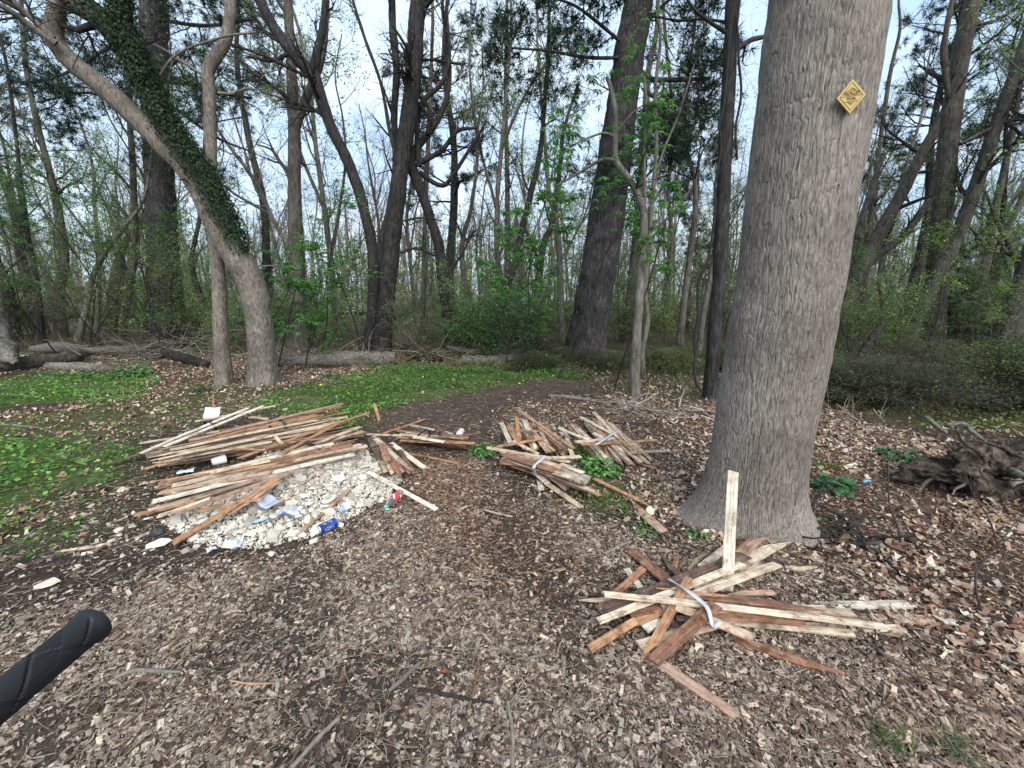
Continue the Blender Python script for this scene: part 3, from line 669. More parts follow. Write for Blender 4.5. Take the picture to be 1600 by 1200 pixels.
tree('slender_tree', 'thin speckled trunk just right of the slender pale sapling', 'tree', M_pale,
     [([(1006, 598, 8), (1004, 550, 8), (1012, 500, 8), (1008, 450, 7), (1014, 380, 7), (1020, 300, 7), (1026, 220, 6), (1024, 140, 6), (1032, 60, 5), (1030, -20, 5)], 7.3, 0)], [([(1020, 300, 5), (1035, 240, 4), (1060, 180, 3), (1085, 100, 2)], 7.3, 0)],
     ext=3, sides=14, rings=90, twig=(7, 5, 4), tcol=MD, seed=13, lw=(.5, 1.2), flare=.2, crown=BU, low=.4)
tree('vine_hung_tree', 'dark straight trunk with hanging vines just left of the massive grey tree', 'tree', M_dark,
     [([(1110, 632, 26), (1112, 580, 22), (1118, 500, 22), (1124, 430, 21), (1127, 370, 23), (1130, 300, 22), (1134, 220, 22), (1138, 140, 21), (1142, 60, 20), (1146, -20, 20)], 6.0, 0)],
     [([(1140, 55, 6), (1110, 35, 6), (1085, 15, 5), (1065, -15, 4)], 6, -.2), ([(1148, 78, 9), (1175, 62, 8), (1200, 55, 7), (1240, 30, 5)], 6.1, .6), ([(1148, 37, 5), (1100, 30, 4), (1060, 32, 4), (1020, 25, 3)], 6.0, .3)],
     ext=5, sides=44, rings=200, twig=(8, 5, 4), tcol=DK, seed=14, lw=(.8, 1.8), low=.6, flare=.2, crown=BU, fur=.008, fx=30)
def vines(name, label, paths, Y):
    mb = MB()
    for pts in paths:
        q, r = pxpath(pts, Y, 0); A = catmull(np.c_[q, r], 60); A[:, :3] += .03 * np.stack([noise3(A[:, :3] * 4, 5), noise3(A[:, :3] * 4, 6), 0 * A[:, 0]], -1); sweep(mb, A[None, :, :3], A[None, :, 3], 6, DK)
    q = np.concatenate(mb.V); b = q[q[:, 2].argmin()]
    return tag(obj(name, mb, M_twig, origin=(b[0], b[1], 0)), label, 'vine')
vines('hanging_vine', 'thin dark vine hanging in front of the dark straight trunk', [[(1096, 612, 5), (1088, 590, 5), (1086, 540, 5), (1090, 500, 5), (1092, 450, 5), (1105, 400, 4), (1115, 350, 4), (1120, 280, 4), (1125, 200, 4), (1135, 100, 4), (1150, -20, 3)]], 5.8)
vines('hanging_vine', 'looping vine right of the dark straight trunk, near the massive grey tree', [[(1152, 250, 4), (1150, 200, 4), (1158, 150, 4), (1154, 90, 4), (1152, 40, 4), (1160, -20, 3)]], 5.9)
# right side
tree('leaning_dark_tree', 'dark forked trunk leaning right, nearest to the massive grey tree on its right', 'tree', M_mid,
     [([(1302, 585, 46), (1312, 530, 34), (1325, 480, 30), (1340, 430, 30), (1362, 390, 28), (1385, 345, 24), (1410, 300, 22), (1440, 240, 20), (1470, 190, 20), (1490, 140, 18), (1500, 60, 16)], 12.0, 0)],
     [([(1340, 430, 18), (1370, 400, 17), (1410, 370, 15), (1440, 330, 14), (1465, 290, 12), (1480, 240, 10)], 12, .5), ([(1318, 520, 14), (1322, 440, 14), (1340, 370, 12), (1360, 300, 10), (1380, 240, 8)], 12.2, .5)],
     ext=3, twig=(8, 6, 5), tcol=DK, seed=15, crown=BU, low=.35, lw=(1, 2.6))
tree('pale_leaning_tree', 'pale grey straight trunk rising behind the tree with a broken stump foot', 'tree', M_mid,
     [([(1452, 590, 42), (1458, 530, 38), (1462, 460, 36), (1468, 380, 36), (1475, 300, 35), (1482, 220, 34), (1492, 140, 32), (1505, 70, 30), (1520, 0, 28), (1528, -40, 26)], 11.0, 0)],
     [([(1486, 190, 8), (1475, 90, 12), (1478, 50, 10), (1490, -10, 8)], 11, -.2), ([(1512, 40, 8), (1560, 30, 6), (1620, -10, 5)], 11, .2)],
     ext=5, twig=(10, 6, 5), tcol=DK, seed=16, crown=BU, low=.4, lw=(1, 2.8), sides=30)
tree('diagonal_tree', 'grey trunk leaning strongly to the upper right at the right edge', 'tree', M_mid,
     [([(1393, 600, 30), (1410, 550, 26), (1430, 500, 26), (1460, 440, 26), (1490, 380, 26), (1515, 320, 26), (1535, 260, 24), (1555, 200, 24), (1580, 130, 22), (1610, 40, 20)], 10.4, 0)],
     [([(1500, 225, 6), (1550, 200, 8), (1600, 180, 7), (1680, 150, 5)], 10.4, 0)],
     ext=4, twig=(9, 6, 5), tcol=DK, seed=17, crown=BU, low=.35, lw=(1, 2.6), sides=30)
tree('rough_tree', 'thick leaning grey trunk at the far right edge behind the yellow green bush', 'tree', M_mid,
     [([(1562, 590, 60), (1575, 530, 46), (1592, 470, 42), (1612, 400, 40), (1635, 320, 38), (1660, 200, 34)], 9.6, 0)],
     [([(1600, 440, 12), (1580, 390, 10), (1560, 350, 8), (1540, 300, 6)], 9.8, 0)], ext=6, twig=(9, 6, 4), tcol=DK, seed=18, crown=BU, low=.4, lw=(1, 2.4), sides=30)
tree('background_oak', 'pale crooked trunk seen between the diagonal trunk and the right edge', 'tree', M_mid,
     [([(1512, 560, 22), (1522, 500, 20), (1530, 450, 20), (1545, 390, 17), (1552, 340, 15), (1570, 260, 12), (1590, 160, 10)], 13.5, 0)],
     [([(1545, 390, 8), (1520, 360, 6), (1490, 340, 5), (1460, 345, 4)], 13.5, 0)], ext=5, twig=(10, 6, 4), tcol=DK, seed=19, crown=GR, low=.3, lw=(1.2, 2.6))
tree('broken_trunk_tree', 'hollow broken standing trunk with peeling bark, behind the diagonal trunk', 'dead tree', M_rot,
     [([(1430, 585, 46), (1435, 540, 38), (1440, 500, 34), (1448, 460, 30)], 11.6, 0)], ext=0, twig=(3, 3, 2), tcol=DK, seed=20, lw=(.3, .6), fur=.03, sides=40, fx=8, fz=2)
# left background stems
for i, (pts, Y, lab, mt) in enumerate([
    ([(95, 515, 22), (92, 460, 20), (100, 400, 18), (85, 300, 14), (60, 200, 11), (40, 100, 9), (30, -20, 8)], 16, 'grey trunk behind the broken log at the left edge', M_mid),
    ([(190, 525, 13), (200, 470, 12), (208, 420, 11), (210, 350, 11), (207, 250, 11), (202, 180, 9), (200, 100, 8)], 15, 'mossy slender trunk just left of the massive dark pine trunk', M_mid),
    ([(125, 520, 14), (138, 470, 12), (150, 420, 10), (190, 360, 7), (225, 310, 5)], 13, 'crooked thin tree leaning right before the far road', M_pale),
    ([(170, 522, 24), (175, 480, 24), (182, 430, 20), (196, 380, 12), (225, 340, 9)], 17, 'forked broad stem with many shoots before the far road', M_mid),
    ([(20, 510, 26), (15, 470, 24), (5, 430, 18), (-20, 380, 14)], 14.5, 'dark leaning stem cut by the left edge of the view', M_dark),
    ([(65, 520, 12), (58, 440, 10), (40, 350, 9), (28, 240, 7), (10, 100, 6)], 14, 'thin dark stem left of the grey trunk by the far road', M_dark),
    ([(312, 520, 14), (318, 480, 12), (305, 440, 10), (300, 400, 8), (312, 340, 7)], 13, 'thin crooked dark stem behind the slim smooth grey tree', M_dark)]):
    tree('background_tree', lab, 'tree', mt, [(pts, Y, 0)], ext=4, sides=12, rings=50, twig=(11, 6, 5), tcol=MD, seed=40 + i, low=.3, lw=(1.2, 3.0), crown=dict(HEM := dict(size=(.05, .1), pal=HEML, asp=.5, per=2, flat=.75)) if i in (0, 2, 4, 5) else GR)
# middle background stems
mids = [
    ([(770, 540, 12), (778, 500, 12), (792, 450, 11), (805, 410, 11), (815, 360, 10), (830, 300, 9), (845, 230, 8), (853, 130, 6), (858, 20, 5)], 11, 'dark slanting thin trunk midway between the twisted tree and the leaning pine', M_dark),
    ([(835, 545, 13), (838, 490, 12), (842, 440, 11), (850, 380, 10), (862, 350, 9)], 13, 'short dark trunk just left of the leaning pine', M_mid),
    ([(793, 545, 9), (792, 450, 9), (793, 350, 8), (792, 250, 7), (790, 150, 6), (792, 0, 5)], 15, 'straight thin grey trunk behind the dark slanting thin trunk', M_mid),
    ([(876, 470, 10), (874, 400, 10), (868, 340, 8), (858, 300, 7), (850, 200, 5), (840, 80, 4)], 15, 'pale thin trunk forking left of the leaning pine', M_pale),
    ([(745, 545, 10), (735, 480, 9), (725, 430, 9), (722, 380, 8), (735, 330, 6), (745, 260, 5)], 14, 'grey forked stem right of the twisting tree', M_mid),
    ([(660, 545, 8), (662, 450, 8), (664, 350, 7), (668, 250, 7), (672, 150, 6), (676, 20, 5)], 15, 'straight thin trunk between the tall dark trunk and the twisting tree', M_mid),
    ([(1060, 560, 12), (1068, 480, 11), (1078, 400, 10), (1086, 340, 9), (1085, 280, 7), (1070, 220, 6), (1075, 120, 5)], 11, 'slender grey trunk left of the vine hung dark trunk', M_mid),
    ([(1038, 545, 8), (1045, 450, 8), (1050, 370, 7), (1044, 300, 6), (1052, 200, 5), (1040, 60, 5)], 13, 'thin stem between the pale sapling and the vine hung trunk', M_mid),
    ([(975, 545, 20), (985, 470, 18), (992, 400, 16), (998, 340, 14), (1005, 250, 12), (1012, 120, 10)], 14, 'grey trunk half hidden behind the leaning dark pine', M_mid),
    ([(1090, 585, 10), (1098, 500, 9), (1112, 420, 8), (1122, 380, 8), (1130, 300, 6), (1138, 150, 5)], 9, 'thin slanting stem close behind the vine hung dark trunk', M_mid),
    ([(1332, 560, 12), (1345, 500, 11), (1352, 440, 10), (1358, 360, 9), (1370, 260, 8), (1390, 120, 7)], 15, 'thin straight trunk behind the leaning forked dark trunk', M_mid),
    ([(1545, 555, 14), (1552, 480, 13), (1560, 400, 12), (1568, 320, 10), (1572, 200, 8)], 15, 'thin dark trunk near the right edge of the wood', M_dark),
    ([(525, 545, 7), (520, 460, 7), (518, 400, 6), (530, 330, 5), (540, 250, 4)], 14, 'thin stem left of the arching dark trunk', M_mid)]
for i, (pts, Y, lab, mt) in enumerate(mids):
    tree('background_tree', lab, 'tree', mt, [(pts, Y, 0)], ext=3.5, sides=12, rings=50, twig=(9, 6, 5), tcol=MD if i % 2 else DK, seed=60 + i, low=.35, lw=(.9, 2.2), crown=BU if i % 3 else GR)
# pines whose crowns show against the sky
def pine(name, label, px, py, Y, wpx, h, cz, seed, spread=2.2, dens=26, tm=.2):
    rg = np.random.default_rng(seed); b = P(px, py, Y); b[2] = float(hgt(b[0], b[1])) - .1; r0 = wid(wpx, b) / 2
    root = empty(name, b, label, 'pine tree'); tb = MB()
    pts = np.array([b + np.array([rg.normal(0, .08) * i, 0, h * i / 6]) for i in range(7)]); rr = r0 * np.linspace(1, .15, 7)
    C3, R = trunk_tube(tb, pts, rr, 16, 60, .04, 0, flare=.3, seed=seed); obj('trunk', tb, M_pine, root)
    bb = MB(); A = catmull(np.c_[C3[::3], R[::3]], 24)[None]
    c1 = spawn(rg, A[..., :3], A[..., 3], dens, cz, .98, (spread * .7, spread * 1.4), 1.4, 6, .03, .12, .3, .3, .008); sweep(bb, c1[0], c1[1], 5, DK)
    c2 = spawn(rg, c1[0], c1[1], 6, .2, 1, (.5, 1.1), .8, 4, .06, .15, .5, .4, .004, flat=.5); sweep(bb, c2[0], c2[1], 3, DK)
    c3 = spawn(rg, c2[0], c2[1], 4, .2, 1, (.2, .4), .7, 3, .1, .15, .6, .4, .003); sweep(bb, c3[0], c3[1], 3, DK); obj('branches', bb, M_twig, root)
    cb = MB(); a = leaf_on(rg, c3, 4, (.15, .27), pal=PINEC, asp=1, flat=.2, droop=-.1, t0=.2); scatter(cb, NEEDLE, *a); obj('crown', cb, M_needle, root)
    return root
pine('pine_tree', 'dark shaggy pine crown behind the twisting tree, left of centre', 710, 500, 17, 16, 15, .35, 101, 2.3, 40)
pine('pine_tree', 'tall green pine crown seen just right of the massive grey tree', 1405, 520, 15.5, 20, 14.5, .40, 102, 2.3, 44)
pine('pine_tree', 'dark pine crown high above the left edge of the wood', 60, 500, 17, 22, 16, .42, 103, 3.4, 34)
pine('pine_tree', 'small dark young pine between the pale sapling and the vine hung trunk', 1070, 520, 18, 10, 9, .25, 104, 1.5, 24)
pine('pine_tree', 'tall thin pine crown behind the forked grey green tree', 425, 510, 20, 16, 18, .45, 105, 3.0, 30)
pine('pine_tree', 'low dark evergreen behind the hollow broken trunk', 1470, 545, 15, 8, 3.2, .05, 106, 1.2, 26)

# ---- ivy on the leaning tree
rg = np.random.default_rng(21); mb = MB()
for pts, Y, dY, n, rr_ in (([(378, 392, 30), (370, 375, 40), (352, 345, 46), (330, 300, 50), (308, 262, 50), (280, 225, 48), (250, 175, 50), (225, 125, 50), (205, 85, 48), (190, 40, 46), (180, -20, 46)], 6.8, -.6, 13000, 1.0),
                            ([(225, 125, 50), (210, 80, 44), (170, 40, 40), (120, 0, 36)], 6.3, -.2, 1200, 1.0)):
    q, r = pxpath(pts, Y, dY); A = catmull(np.c_[q, r], 200); i = (rg.random(n) ** .75 * 199).astype(int)
    T = unit(np.gradient(A[:, :3], axis=0))[i]; v = unit(rg.normal(size=(n, 3)) * .8 + np.array([.75, -.45, .2])); v = unit(v - (v * T).sum(1, keepdims=True) * T)
    p = A[i, :3] + v * (A[i, 3] * (.85 + .5 * rg.random(n) ** 3))[:, None]
    d = unit(rg.normal(size=(n, 3)) * .5 + np.array([0, 0, -1.])); S = rg.uniform(.016, .05, n)
    scatter(mb, LEAF, p, frames(d, unit(v + rg.normal(size=(n, 3)) * .35)), np.stack([S, S * .9, S], -1), np.array([(.014, .032, .012), (.02, .045, .016), (.01, .022, .01), (.035, .06, .02)])[rg.integers(0, 4, n)] * rg.uniform(.7, 1.3, (n, 1)))
q = P(372, 385, 7); tag(obj('climbing_ivy', mb, M_ground_leaf, origin=tuple(q)), 'dark green ivy climbing the leaning pale tree', 'ivy')

# ---- leafy saplings
def sapling(name, label, px, py, Y, h, seed, pal, size, hand=1, nst=1, spread=(.6, 1.4), k=(9, 5, 3), per=2, flat=.85, asp=.5, low=.3, cat='sapling', up=.02, tcol=DK, droop=.15, group=None, r0=.018, tm=LEAF, ang=1.15, sh=.25):
    rg = np.random.default_rng(seed); b = P(px, py, Y); b[2] = float(hgt(b[0], b[1])) - .03
    root = empty(name, b, label, cat, group); tb = MB(); S = []
    for s in range(nst):
        p = b.copy() + (rg.normal(0, .06, 3) * np.array([1, 1, 0]) if nst > 1 else 0); d = unit(np.array([rg.normal(0, sh), rg.normal(0, sh), 1.])); pts = [p]
        hh = h * rg.uniform(.7, 1.1)
        for i in range(7): d = unit(d + rg.normal(0, .12, 3) + np.array([0, 0, .05])); p = p + d * hh / 7; pts.append(p)
        S.append(pts)
    S = np.array(S); R = np.tile(r0 * np.linspace(1, .3, 8), (nst, 1)); sweep(tb, S, R, 6, tcol); obj('trunk', tb, M_twig, root)
    bb = MB(); c1 = spawn(rg, S, R, k[0], low, 1, spread, ang, 6, up, .14, .5, .3, .004, flat=.3); sweep(bb, c1[0], c1[1], 4, tcol)
    c2 = spawn(rg, c1[0], c1[1], k[1], .2, 1, (spread[0] * .4, spread[1] * .5), .8, 4, 0, .14, .6, .4, .0025, flat=.7); sweep(bb, c2[0], c2[1], 3, tcol)
    if k[2]: c3 = spawn(rg, c2[0], c2[1], k[2], .2, 1, (.12, .3), .7, 3, 0, .1, .7, .5, .0018, flat=.8); sweep(bb, c3[0], c3[1], 3, tcol)
    else: c3 = c2
    obj('branches', bb, M_twig, root)
    cb = MB(); a = leaf_on(rg, c3, per, size, droop, asp, flat, pal=pal, hand=hand); scatter(cb, tm, *a); obj('crown', cb, M_leaf, root)
    return root
sapling('leafy_sapling', 'bright green leafy sapling right of the ivy covered leaning tree', 430, 560, 8.6, 3.4, 201, FRESH, (.06, .11), 5, 1, (.7, 1.6), (12, 5, 0), 7, .7, .33, .35, droop=.45)
sapling('leafy_sapling', 'airy green sapling between the forked tree and the arching trunk', 500, 552, 9.5, 3.6, 202, FRESH, (.06, .10), 5, 1, (.6, 1.4), (11, 5, 0), 5, .7, .33, .4, droop=.45)
sapling('leafy_sapling', 'tall sapling with drooping green leaves before the sky, left of the leaning pine', 812, 560, 8.2, 4.6, 203, FRESH, (.08, .14), 5, 1, (.6, 1.5), (15, 5, 0), 5, .7, .33, .4, droop=.5)
sapling('leafy_sapling', 'thin sapling with hanging green leaves just left of the leaning pine', 872, 575, 7.6, 4.6, 204, FRESH, (.08, .13), 5, 1, (.5, 1.2), (11, 4, 0), 5, .7, .33, .5, droop=.5)
sapling('leafy_sapling', 'low green branch spray between the leaning tree and the tall dark trunk', 475, 560, 8.8, 1.5, 205, FRESH, (.05, .09), 5, 1, (.7, 1.6), (9, 5, 0), 7, .8, .33, .3, droop=.3)
sapling('layered_sapling', 'sapling with flat layered green sprays left of the massive dark pine trunk', 245, 540, 10.5, 4.2, 206, HEML, (.05, .085), 1, 1, (.9, 2.2), (14, 7, 4), 8, .9, .5, .3)
sapling('layered_sapling', 'sapling with flat layered dark sprays by the left edge', 90, 545, 10.5, 4.8, 207, HEML, (.05, .085), 1, 1, (.9, 2.2), (14, 7, 4), 8, .9, .5, .3)
sapling('layered_sapling', 'broad sapling with layered sprays between the left edge and the far road', 160, 535, 12.5, 5.6, 208, HEML, (.06, .095), 1, 1, (1, 2.4), (14, 7, 4), 8, .9, .5, .25)
sapling('layered_sapling', 'tall thin sapling with dark layered sprays at the far left', 10, 540, 11.5, 6.4, 209, HEML, (.06, .095), 1, 1, (1, 2.6), (15, 7, 4), 8, .9, .5, .3)
sapling('layered_sapling', 'branching sapling with light green layered sprays before the hollow broken trunk', 1446, 560, 8.6, 2.9, 210, SPRING, (.045, .075), 1, 1, (.9, 1.9), (13, 7, 4), 8, .92, .5, .35)
sapling('layered_sapling', 'small sapling with green layered sprays close right of the massive grey tree', 1335, 560, 9.2, 3.0, 211, HEML, (.045, .075), 1, 1, (.7, 1.5), (11, 6, 4), 8, .92, .5, .45)
sapling('yellow_bush', 'yellow green leafy bush at the right edge above the rotten root mass', 1560, 640, 5.2, .95, 212, [(.16, .23, .05), (.12, .19, .045), (.2, .26, .07)], (.03, .05), 1, 9, (.3, .75), (10, 6, 3), 2, .8, .5, .2, cat='bush', r0=.006)
sapling('leafy_sapling', 'dense green sapling close behind the right side of the leaning pale tree', 395, 575, 8.0, 3.0, 214, FRESH, (.08, .13), 5, 1, (.6, 1.3), (12, 5, 0), 4, .7, .33, .4, droop=.45)
sapling('leafy_sapling', 'airy leafy sapling close left of the tall dark trunk', 560, 560, 9.8, 3.3, 215, FRESH, (.07, .11), 5, 1, (.6, 1.4), (10, 5, 0), 3, .7, .33, .35, droop=.4)
sapling('leafy_sapling', 'leafy sapling between the dark slanting thin trunk and the short dark trunk', 790, 565, 9.2, 3.2, 216, FRESH, (.08, .13), 5, 1, (.6, 1.3), (12, 5, 0), 4, .7, .33, .4, droop=.45)
sapling('leafy_sapling', 'green leaf tufts on a thin stem right of the leaning pine crown', 960, 600, 6.7, 3.6, 213, FRESH, (.07, .12), 5, 1, (.3, .8), (8, 3, 0), 5, .7, .33, .6, droop=.5)

# ---- copied woodland: bare trees, shrubs
proto = []
for v in range(7):
    rg = np.random.default_rng(300 + v); h = rg.uniform(9, 15); r0 = rg.uniform(.05, .14)
    root = empty('woodland_tree', (0, -30 - v * 3, 0)); b = np.array(root.location)
    pts = [b + np.array([0, 0, -.15])]; d = unit(np.array([rg.normal(0, .16), rg.normal(0, .1), 1.]))
    for i in range(8): d = unit(d + rg.normal(0, .1, 3) + np.array([0, 0, .08])); pts.append(pts[-1] + d * h / 8)
    tb = MB(); C3, R = trunk_tube(tb, pts, r0 * np.linspace(1, .2, 9), 10, 40, .05, 0, flare=.4, seed=v); stems = [(C3, R)]
    c0 = spawn(rg, C3[None, ::3], R[None, ::3], 2, .25, .5, (h * .4, h * .6), .45, 9, .12, .1, .7, .3, .02)
    for s in range(len(c0[0])): trunk_tube(tb, c0[0][s], c0[1][s], 8, 30, .05, 0, flare=0, seed=v)
    obj('trunk', tb, (M_far, M_mid, M_far, M_far, M_mid, M_far, M_pale)[v], root)
    bb = MB(); last = []; tcx = ((.14, .12, .105), MD, (.13, .115, .10), (.19, .17, .15), MD, (.13, .115, .10), (.16, .14, .12))[v]
    for Pp, Rr, kk in ((C3[None, ::2], R[None, ::2], 14), (c0[0], c0[1], 8)):
        c1 = spawn(rg, Pp, Rr, kk, .22, 1, (1.2, 3.2), .85, 7, .09, .15, .42, .25, .008); sweep(bb, c1[0], c1[1], 5, tcx)
        c2 = spawn(rg, c1[0], c1[1], 7, .15, 1, (.6, 1.5), .75, 5, .06, .2, .5, .3, .0035); sweep(bb, c2[0], c2[1], 3, tcx)
        c3 = spawn(rg, c2[0], c2[1], 5, .1, 1, (.25, .7), .7, 4, .04, .2, .6, .4, .002); sweep(bb, c3[0], c3[1], 3, tcx); last.append(c3)
    obj('branches', bb, M_twig, root); cb = MB()
    for c in last: scatter(cb, LEAFQ, *leaf_on(rg, c, (1, 1, 3, 1, 1, 4, 1)[v], ((.03, .06), (.02, .05), (.05, .09), (.03, .05), (.02, .05), (.05, .09), (.03, .06))[v], .1, .6, .3, pal=BUDS if v in (0, 1, 3, 4, 6) else SPRING))
    obj('crown', cb, M_leaf, root); proto.append(root)
rg = np.random.default_rng(55); first = [True] * 7; n = 0; used = []
HL = [(b_, a_) for a_, b_ in ()]
while n < 118:
    Yp = 13 + 32 * rg.random() ** .8; xp = rg.uniform(-1.45, 1.45) * Yp
    if any((xp - a_) ** 2 + (Yp - b_) ** 2 < 1.3 ** 2 for a_, b_ in used): continue
    if Yp < 19 and -1.4 * Yp < xp < -.75 * Yp and rg.random() < .6: continue
    used.append((xp, Yp)); v = n % 7; r = proto[v]
    o = r if first[v] else copy_tree(r); first[v] = False
    o.location = (xp, Yp, float(hgt(xp, Yp))); o.rotation_euler = (0, 0, rg.uniform(0, 2 * PI)); s = rg.uniform(.75, 1.25); o.scale = (s, s, s)
    side = 'on the left' if xp < -.35 * Yp else 'on the right' if xp > .45 * Yp else 'in the middle'
    kind = ('grey brown bare', 'dark bare', 'grey brown freshly leafing', 'pale grey bare', 'dark crooked bare', 'brown freshly leafing', 'pale slim bare')[v]
    dist = 'far off in the wood' if Yp > 27 else 'behind the nearer trunks'
    tag(o, f'{kind} tree {dist}, {side} of the view', 'tree', f'{kind} trees {dist} {side}'); n += 1
lb_ = []
for v, (pal, sz, hh, per) in enumerate([([(.14, .21, .075), (.18, .26, .09), (.11, .16, .065)], (.02, .04), .62, 5), ([(.18, .26, .075), (.22, .31, .09)], (.025, .045), .5, 6), ([(.14, .19, .07), (.20, .19, .11)], (.018, .035), .8, 4)]):
    lb_.append(sapling('low_bush', '', 800, 560, 10 + v, hh, 600 + v, pal, sz, 1, 14, (.3, .8), (6, 6, 3), per, .8, .5, .05, 'bush', .04, MD, tm=LEAFQ, r0=.004, ang=1.1, sh=.5))
first = [True] * 3; n = 0
while n < 76:
    if n < 46: Yp = rg.uniform(4.9, 10.5); xp = rg.uniform(.62, 1.5) * Yp; sc = rg.uniform(.6, 1.05)
    else: Yp = rg.uniform(8.3, 11.5); xp = rg.uniform(.05, .6) * Yp; sc = rg.uniform(.45, .8)
    q = np.array([xp]), np.array([Yp])
    if any(inside(pg_, *q)[0] for pg_ in LITTER) or inside(PATH, *q)[0] or (xp - 5.35) ** 2 + (Yp - 4.3) ** 2 < 1: continue
    v = n % 3; o = lb_[v] if first[v] else copy_tree(lb_[v]); first[v] = False
    o.location = (xp, Yp, float(hgt(xp, Yp)) - .02); o.rotation_euler = (0, 0, rg.uniform(0, 2 * PI)); o.scale = (sc * 1.3, sc * 1.3, sc * rg.uniform(.5, .95))
    side = 'right of the massive grey tree' if n < 46 else 'between the leaning pine and the vine hung trunk'
    kind = ('fine leaved dull green', 'fresh green', 'brownish twiggy')[v]; tag(o, f'{kind} low bush {side}', 'bush', f'{kind} low bushes {side}'); n += 1
n = 0
while n < 56:
    Yp = rg.uniform(5, 30); xp = rg.choice([-1, 1]) * rg.uniform(1.45, 2.6) * Yp
    o = copy_tree(proto[n % 7]); o.location = (xp, Yp, float(hgt(xp, Yp))); o.rotation_euler = (0, 0, rg.uniform(0, 6.3)); sc = rg.uniform(.75, 1.2); o.scale = (sc, sc, sc)
    sd_ = 'left' if xp < 0 else 'right'; tag(o, f'bare tree outside the {sd_} edge of the view', 'tree', f'bare trees beyond the {sd_} edge'); n += 1
ws = []
for v, (pal, sz, hh, kk, per) in enumerate([(SPRING, (.05, .08), 4.6, (13, 6, 3), 5), (BUDS, (.04, .07), 5.6, (14, 6, 4), 5), (FRESH, (.06, .1), 3.8, (12, 6, 3), 4), (SPRING, (.04, .07), 6.4, (16, 7, 4), 4)]):
    ws.append(sapling('woodland_sapling', '', 800, 560, 10 + v, hh, 500 + v, pal, sz, 1, 2, (.7, 1.6), kk, per, .8, .5, .15, 'sapling', .06, DK, tm=LEAFQ, r0=.02, ang=.95))
first = [True] * 4; n = 0
while n < 150:
    Yp = 10.5 + 26 * rg.random() ** 1.15; xp = rg.uniform(-1.4, 1.4) * Yp
    v = n % 4; o = ws[v] if first[v] else copy_tree(ws[v]); first[v] = False
    o.location = (xp, Yp, float(hgt(xp, Yp)) - .02); o.rotation_euler = (0, 0, rg.uniform(0, 2 * PI)); s_ = rg.uniform(.65, 1.2); o.scale = (s_, s_, s_)
    side = 'on the left' if xp < -.35 * Yp else 'on the right' if xp > .45 * Yp else 'in the middle'
    kind = ('yellow green', 'pale budding', 'bright green', 'tall fresh green')[v]; dist = 'far off in the wood' if Yp > 20 else 'behind the nearer trunks'
    tag(o, f'{kind} young tree {dist}, {side} of the view', 'sapling', f'{kind} saplings {dist} {side}'); n += 1
# shrubs of the understorey
sp = []
for v, (pal, sz, hh, per, tcx) in enumerate([(SPRING, (.05, .08), 2.8, 3, GY), (BUDS, (.03, .06), 3.4, 3, GY), (HEML, (.05, .08), 2.0, 3, MD), (SPRING, (.04, .07), 1.7, 3, GY), (BUDS, (.02, .045), 3.0, 2, (.17, .15, .13))]):
    r = sapling('understorey_shrub', '', 800, 560, 10 + v, hh, 400 + v, pal, sz, 1, 8, (.4, 1.0), (8, 6, 3), per, .6, .5, .15, 'shrub', .06, tcx, tm=LEAFQ, r0=.009, ang=.7); sp.append(r)
first = [True] * 5; n = 0
while n < 150:
    Yp = 9.0 + 24 * rg.random() ** 1.2; xp = rg.uniform(-1.4, 1.4) * Yp
    if Yp < 11.2 and abs(xp + 1) < 6 and rg.random() < .8: continue
    if -1.35 * Yp < xp < -.8 * Yp and Yp < 14: continue
    v = n % 5; r = sp[v]; o = r if first[v] else copy_tree(r); first[v] = False
    o.location = (xp, Yp, float(hgt(xp, Yp)) - .02); o.rotation_euler = (0, 0, rg.uniform(0, 2 * PI)); s = rg.uniform(.6, 1.25); o.scale = (s, s, s * rg.uniform(.7, 1.1))
    side = 'on the left' if xp < -.35 * Yp else 'on the right' if xp > .45 * Yp else 'in the middle'
    kind = ('fresh green', 'budding brown', 'dull dark green', 'low bright green', 'nearly bare grey')[v]
    dist = 'deep in the wood' if Yp > 16 else 'behind the fallen logs'
    tag(o, f'{kind} shrub {dist}, {side} of the view', 'shrub', f'{kind} shrubs {dist} {side}'); n += 1

# ---- far wood, reads as one mass
rg = np.random.default_rng(77); mb = MB(); nn = 520
Yf = rg.uniform(45, 85, nn); xf = rg.uniform(-1.5, 1.5, nn) * Yf; hf = rg.uniform(9, 17, nn); tt = np.linspace(0, 1, 6)
ln_ = rg.normal(0, .07, (nn, 2)); Pt = np.stack([xf[:, None] + ln_[:, :1] * hf[:, None] * tt, Yf[:, None] + ln_[:, 1:] * hf[:, None] * tt, hf[:, None] * tt[None] - .5], -1); Pt[..., :2] += rg.normal(0, .12, Pt[..., :2].shape)
Rt = rg.uniform(.08, .25, (nn, 1)) * (1 - .8 * tt)[None]; sweep(mb, Pt, Rt, 5, (.09, .085, .08))
c1 = spawn(rg, Pt, Rt, 12, .15, 1, (1.5, 4), .8, 5, .1, .15, .4, .3, .012); sweep(mb, c1[0], c1[1], 3, (.09, .08, .075))
c2 = spawn(rg, c1[0], c1[1], 5, .2, 1, (.8, 1.8), .8, 4, .06, .2, .5, .4, .007); sweep(mb, c2[0], c2[1], 3, (.09, .08, .075))
p, Rm, S, c = leaf_on(rg, c2, 2, (.12, .3), .1, .7, .2, pal=[(.28, .34, .14), (.22, .28, .12), (.34, .33, .17), (.25, .24, .17)]); scatter(mb, LEAFQ, p, Rm, S, c)
